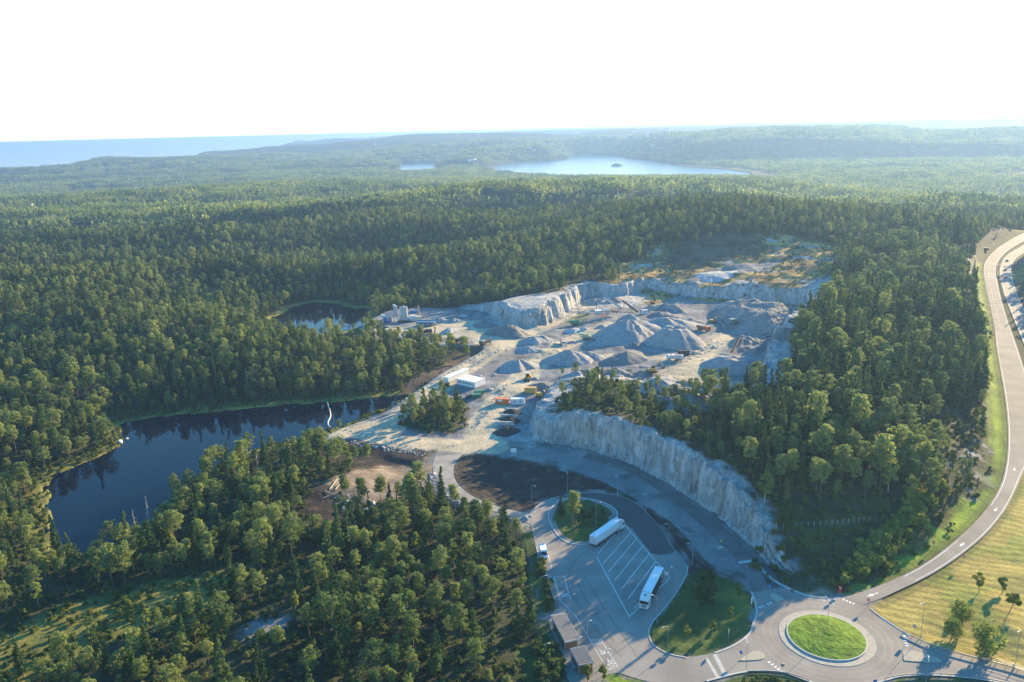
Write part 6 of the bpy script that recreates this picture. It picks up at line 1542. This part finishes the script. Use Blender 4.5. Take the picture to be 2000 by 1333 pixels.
# -- boulders
def boulder_mesh(seed):
    bm = bmesh.new(); bmesh.ops.create_icosphere(bm, subdivisions=2, radius=.5); r_ = np.random.default_rng(seed); dirs = r_.normal(size=(9, 3)); dirs /= np.linalg.norm(dirs, axis=1)[:, None]; cut = r_.uniform(.26, .42, 9)
    for v in bm.verts:
        c_ = np.array(v.co)
        for d_, k_ in zip(dirs, cut):
            q = c_ @ d_
            if q > k_: c_ = c_ - d_ * (q - k_)
        v.co = c_ * np.array([1.25, 1, .85])
    me_ = bpy.data.meshes.new("boulder"); bm.to_mesh(me_); bm.free(); return me_
ROCKM = mat("boulder_grey", (.33, .32, .31), .95, .25, 1.5, 0, .4); PALEROCK = mat("boulder_pale", (.50, .49, .47), .95, .15, 1.5)
BM = [boulder_mesh(i) for i in range(5)]
for q in BM: q.materials.append(ROCKM)
BMP = [q.copy() for q in BM]
for q in BMP: q.materials[0] = PALEROCK
def along(a, b, n_): return [(a[0] + (b[0] - a[0]) * (k_ + .5) / n_, a[1] + (b[1] - a[1]) * (k_ + .5) / n_) for k_ in range(n_)]
def boulders(pts, meshes, size, label, grp):
    for k_, p in enumerate(at_many(pts)):
        o = link("boulder", meshes[k_ % 5]); s_ = size * random.uniform(.75, 1.3); o.scale = (s_, s_, s_); o.location = (p[0], p[1], p[2] + .25 * s_); o.rotation_euler = (random.uniform(-.3, .3), random.uniform(-.3, .3), random.uniform(0, 6.28)); tag(o, label, "boulder", grp)
boulders(along((914, 723), (974, 686), 26), BM, 1.5, "grey boulder in the close row down the middle of the haul road", "boulders dividing the haul road")
boulders(along((756, 802), (958, 681), 24), BMP, 1.0, "pale block along the lakeside edge of the haul road causeway", "pale blocks along the causeway edge")
boulders(along((662, 836), (838, 884), 18), BM, .8, "grey stone along the lip of the gravel platform above the peat", "stones on the platform lip")
boulders([(1031, 1016), (1036, 1010), (1026, 1012)], BMP, 1.4, "pale boulder blocking the access road at the lay-by", "boulders blocking the access road")
boulders([(235, 866), (247, 861), (262, 862)], BMP, 2.2, "flat pale rock breaking the surface of the forest lake", "rocks in the lake")
# rubble: countless blasted stones on the banks
rub_x, rub_y = [], []
def scatter(poly, n_, z_=1.0):
    P = upoly(poly, z_); lo, hi = P.min(0), P.max(0); x = RNG.uniform(lo[0], hi[0], n_ * 3); y = RNG.uniform(lo[1], hi[1], n_ * 3); k_ = sdist(x, y, P, 50) > 0
    rub_x.append(x[k_][:n_]); rub_y.append(y[k_][:n_])
scatter([(640,850),(748,870),(838,888),(830,898),(740,884),(645,866)], 450, -.5); scatter([(850,905),(880,965),(950,1003),(1000,1016),(940,1015),(870,985),(830,940)], 700, -1); scatter([(690,815),(740,798),(755,803),(720,818),(690,832),(672,832)], 350, -1)
scatter([(905,838),(940,795),(990,745),(1000,755),(960,800),(925,838)], 500, 2); scatter([(1380,600),(1480,600),(1575,612),(1565,660),(1530,668),(1480,662),(1420,642)], 1500, 7); scatter([(1180,730),(1300,712),(1400,665),(1420,672),(1340,712),(1260,730),(1200,755)], 900, 3.5)
scatter([(930,735),(1000,712),(1010,720),(950,745)], 120, 2); scatter([(1020,860),(1100,868),(1300,942),(1440,1040),(1438,1048),(1300,952),(1100,877),(1030,868)], 500, 0); scatter([(1480,730),(1500,700),(1540,680),(1550,720),(1500,800),(1470,800)], 300, 5); scatter([(880,650),(1000,640),(1250,580),(1500,600),(1540,680),(1450,780),(1250,770),(1050,740),(960,700)], 900, 3); scatter([(640,965),(700,975),(760,975),(720,1000),(660,995)], 250, -.5)
rub_x, rub_y = np.concatenate(rub_x), np.concatenate(rub_y); rz = gsample(GZ, rub_x, rub_y); k_ = rz > -4.2
instancer("rubble", np.stack([rub_x, rub_y, rz + .05], 1)[k_], RNG.integers(0, 5, k_.sum()), RNG.uniform(0, 6.28, k_.sum()), np.clip(RNG.lognormal(-.75, .55, k_.sum()), .25, 2.4), BM, "loose blasted stones on the banks and slopes of the quarry")
# logs by the peat clearing
for k_, (a_, b_) in enumerate((((631, 975), (662, 964)), ((635, 960), (648, 969)), ((644, 957), (660, 938)), ((660, 965), (685, 975)), ((658, 986), (682, 976)), ((654, 978), (690, 979)), ((662, 967), (663, 980)), ((678, 967), (686, 976)), ((680, 980), (712, 978)), ((668, 972), (700, 984)), ((655, 958), (667, 946)), ((832, 965), (845, 958)))):
    A, B = at(*a_), at(*b_); o = MB().cyl((0, 0, 0), B - A + Vector((0, 0, .4)), .2, .13, 8).build("log", TIMBER); o.location = A + Vector((0, 0, .3))
    tag(o, "bare bleached log in the tangle at the edge of the sandy clearing" if k_ < 11 else "single bleached log on the stony bank left of the access road", "log", "logs tipped at the clearing" if k_ < 11 else None)
# floating hose on the lake
hp = smooth(np.array([tuple(unz(x, y, -3.9)) + (-3.88,) for x, y in ((637, 779), (641, 792), (645, 804), (646, 815), (641, 823), (640, 830), (647, 837), (652, 842))]), 2, False)
o = MB(); o.tube([tuple(p) for p in hp], .28, 8); tag(o.build("floating_hose", mat("hose_white", (.55, .54, .46), .6, .1)), "long pale hose floating in a curve on the dark lake", "hose")
P = at(362, 0 + 1104) if False else None

# -- specimen trees
def spec(kind_, name, base, topy, label, cat, grp=None, var=0, wide=1.0):
    P = at(*base); h_ = pole_h(P, topy); full = {'pine': 12.5, 'spruce': 14.5, 'birch': 10.5, 'maple': 4.6, 'oak': 7.5, 'bush': 1.6}[kind_]; r_ = plant(kind_, name, P - Vector((0, 0, .1)), h_ / full, random.uniform(0, 6), label, cat, grp, var); r_.scale = (h_ / full * wide, h_ / full * wide, h_ / full)
spec('spruce', "pine_tree", (1095, 1010), 968, "shorter bushy pine on the left of the grassy loop island", "pine", None, 1, 1.5); spec('pine', "pine_tree", (1119, 1037), 960, "taller pine with long bare trunk on the grassy loop island", "pine", None, 2)
for b_, ty, lab, v_ in (((1443, 1172), 1143, "small yellow-green maple at the top right of the shrubby verge", 0), ((1428, 1210), 1184, "small yellow-green maple in the middle of the verge near the kerb", 1), ((1395, 1237), 1211, "thin yellow-green maple left of the middle of the verge", 2), ((1343, 1247), 1218, "small yellow-green maple alone on the left half of the verge", 0), ((1147, 1334), 1297, "young leafy tree left of two beside the smaller shelter", 1), ((1177, 1330), 1293, "young leafy tree right of two beside the smaller shelter", 2)):
    spec('maple', "maple_tree", b_, ty, lab, "maple", None, v_)
for b_, ty, lab, k_, v_ in (((1880, 1220), 1169, "largest round green tree on the dry field", 'oak', 0), ((1857, 1250), 1203, "round tree in front of the largest one on the dry field", 'oak', 1), ((1921, 1280), 1209, "leaning round tree above the railing on the dry field", 'oak', 2), ((1913, 1158), 1122, "small light green tree at the top left of the dry field", 'maple', 0), ((1958, 1158), 1126, "small dark tree at the top right of the dry field", 'maple', 1), ((1972, 1194), 1153, "thin-stemmed green tree near the right edge of the dry field", 'maple', 2)):
    spec(k_, "broadleaf_tree", b_, ty, lab, "tree", None, v_, 0.92 if k_ == 'oak' else 1.3)
for p_, lab, n_ in (((1810, 1345), "", 0),): pass
# shrubs of the verges, islands and the scrubby slope
def shrubs(poly, n_, z_, label, grp, s0, s1, kind_='bush'):
    P = upoly(poly, z_); lo, hi = P.min(0), P.max(0); c_ = 0
    while c_ < n_:
        x, y = random.uniform(lo[0], hi[0]), random.uniform(lo[1], hi[1])
        if sdist(np.array([x]), np.array([y]), P, 50)[0] > .6:
            plant(kind_, "shrub", (x, y, gz(x, y) - .05), random.uniform(s0, s1), random.uniform(0, 6), label, "shrub", grp); c_ += 1
shrubs([(1360,1125),(1410,1130),(1425,1150),(1400,1185),(1370,1200),(1345,1170)], 26, 0, "dark green shrub on the upper part of the lay-by verge", "shrubs on the lay-by verge", .8, 1.6)
shrubs([(1125,985),(1160,985),(1190,1000),(1180,1020),(1150,1030),(1125,1030),(1100,1045)], 14, 0, "green shrub on the grassy loop island", "shrubs on the loop island", .6, 1.3)
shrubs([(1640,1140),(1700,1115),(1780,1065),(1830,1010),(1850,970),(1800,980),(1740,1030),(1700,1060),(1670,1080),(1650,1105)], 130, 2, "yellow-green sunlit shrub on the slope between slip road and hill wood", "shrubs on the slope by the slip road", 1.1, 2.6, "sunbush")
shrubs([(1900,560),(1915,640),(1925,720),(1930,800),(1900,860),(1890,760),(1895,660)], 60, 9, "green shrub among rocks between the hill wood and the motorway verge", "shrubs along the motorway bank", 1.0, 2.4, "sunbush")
shrubs([(1060,1080),(1075,1150),(1085,1190),(1068,1200),(1058,1150),(1050,1100)], 22, 0, "leafy shrub in the rough strip left of the van and bus bays", "shrubs left of the lay-by", .8, 1.8)
shrubs([(1040,1250),(1080,1270),(1110,1310),(1110,1340),(1040,1340)], 34, 0, "leafy shrub behind the flat-roofed shelters", "shrubs behind the shelters", .9, 1.9)
shrubs([(1410,1330),(1480,1320),(1530,1323),(1570,1340),(1480,1350)], 30, 0, "low shrub in the rough grass below the western arm", "shrubs below the western arm", .4, .9)
# dead grey trees by the lake
for b_, ty, lab in (((268, 1052), 992, "bare grey dead spruce standing at the lake edge, lower of two"), ((294, 1034), 968, "bare grey dead spruce at the lake edge, taller of two"), ((485, 760), 718, "bare pale dead trunk in the wood across the lake"), ((505, 925), 885, "grey twiggy dead tree on the wooded point")):
    P = at(*b_); h_ = pole_h(P, ty); t = empty("dead_tree", P, random.uniform(0, 6), lab, "dead tree"); MB().cyl((0, 0, -.3), (.2, 0, h_), .14, .02, 8).build("trunk", TIMBER, t); b = MB()
    for k_ in range(46):
        z_ = h_ * random.uniform(.25, .97); a = random.uniform(0, 6.28); l2 = (1 - z_ / h_) * 1.7 + .25; b.cyl((.2 * z_ / h_, 0, z_), (math.cos(a) * l2, math.sin(a) * l2, z_ - .15), .035, .012, 4)
    b.build("branches", TIMBER, t)

# -- far away: wooded islet and white houses
P = unz(1205, 325, -40.0); t = empty("islet", (P[0], P[1], -40), 0, "small wooded islet in the middle of the fjord", "islet")
V, F = [(0, 0, 6)], []
for i, (r_, z_) in enumerate(((14, 5), (24, 2), (30, -3))):
    for j in range(16): a = 6.283 * j / 16; V.append((r_ * math.cos(a) * 1.1, r_ * math.sin(a) * .8, z_ + random.uniform(-.5, .5)))
for j in range(16):
    F.append((0, 1 + j, 1 + (j + 1) % 16))
    for i in range(2): F.append((1 + i * 16 + j, 1 + i * 16 + 16 + j, 1 + i * 16 + 16 + (j + 1) % 16, 1 + i * 16 + (j + 1) % 16))
link("rock", raw_mesh("rock", V, F, ROCKM), t); 
rr_ = np.random.default_rng(8); n_ = 900; a = rr_.uniform(0, 6.28, n_); q = np.sqrt(rr_.uniform(0, 1, n_)) * 20; link("wood", quads_mesh("wood", leaf_quads(np.stack([q * np.cos(a) * 1.1, q * np.sin(a) * .8, 4 + rr_.uniform(0, 9, n_) * (1 - q / 26)], 1), np.full((n_, 3), .4), 1, 1.5, rr_), PINE_M), t)
for i_, (sx, sy, sr, lab) in enumerate(((70, 338, 130, "long bare skerry off the coast at the far left edge"), (150, 333, 150, "long low skerry beside the inlet at far left"), (262, 319, 60, "tiny skerry in the open sea off the headland"), (300, 310, 55, "tiniest rock in the open sea"), (420, 303, 160, "flat skerry by the second headland"), (575, 285, 420, "far low island at the tip of the outermost headland"))):
    P = unz(sx, sy, -40.0); rr_ = np.random.default_rng(70 + i_); V, F = [(0, 0, 5 + sr * .02)], []
    for q, z_ in ((.35, 4), (.7, 2.5), (1, -3)):
        for j in range(24): a = 6.2832 * j / 24; k_ = 1 + .25 * math.sin(2 * a + i_) + .15 * math.sin(5 * a + 2 * i_); V.append((sr * q * k_ * math.cos(a), sr * .45 * q * k_ * math.sin(a), z_ + rr_.normal(0, 1)))
    for j in range(24):
        F.append((0, 1 + j, 1 + (j + 1) % 24))
        for i in range(2): F.append((1 + i * 24 + j, 25 + i * 24 + j, 25 + i * 24 + (j + 1) % 24, 1 + i * 24 + (j + 1) % 24))
    o = link("skerry", raw_mesh("skerry", V, F, mat("skerry_rock", (.16, .15, .12), .9, .3, .05))); o.location = (P[0], P[1], -40); tag(o, lab, "skerry", None)
HW = mat("house_white", (.75, .74, .72), .7, .05); HR = mat("house_roof", (.22, .13, .10), .8, .15); 
def house(p, label, grp, s_=1.0):
    P = at(*p); t = empty("house", P, random.uniform(-.5, .5), label, "house", grp); t.scale = (s_, s_, s_); MB().box((0, 0, 3), (13, 9, 7)).build("wall", HW, t); MB().profile([(-5, 6.5), (5, 6.5), (0, 9.5)], -7, 7).build("roof", HR, t).rotation_euler = (0, 0, math.pi / 2); MB().box((3, 0, 9), (.9, .9, 2.4)).build("chimney", CONC, t)
for k_ in range(22):
    house((random.gauss(1275, 38), random.gauss(267, 6)), "tiny white house in the hazy town beyond the fjord", "houses of the far town", 1.6)
for k_ in range(7): house((random.uniform(1010, 1140), random.uniform(274, 297)), "tiny white house on the far shore left of the town", "houses on the far shore", 1.5)
for k_ in range(5): house((random.uniform(760, 960), random.uniform(312, 316)), "tiny pale house by the narrow arm of the fjord", "houses by the fjord arm", 1.2)
house((57, 407), "lone white farmhouse in a small clearing far left", None, 1.1)
print("objects", len(S.objects))
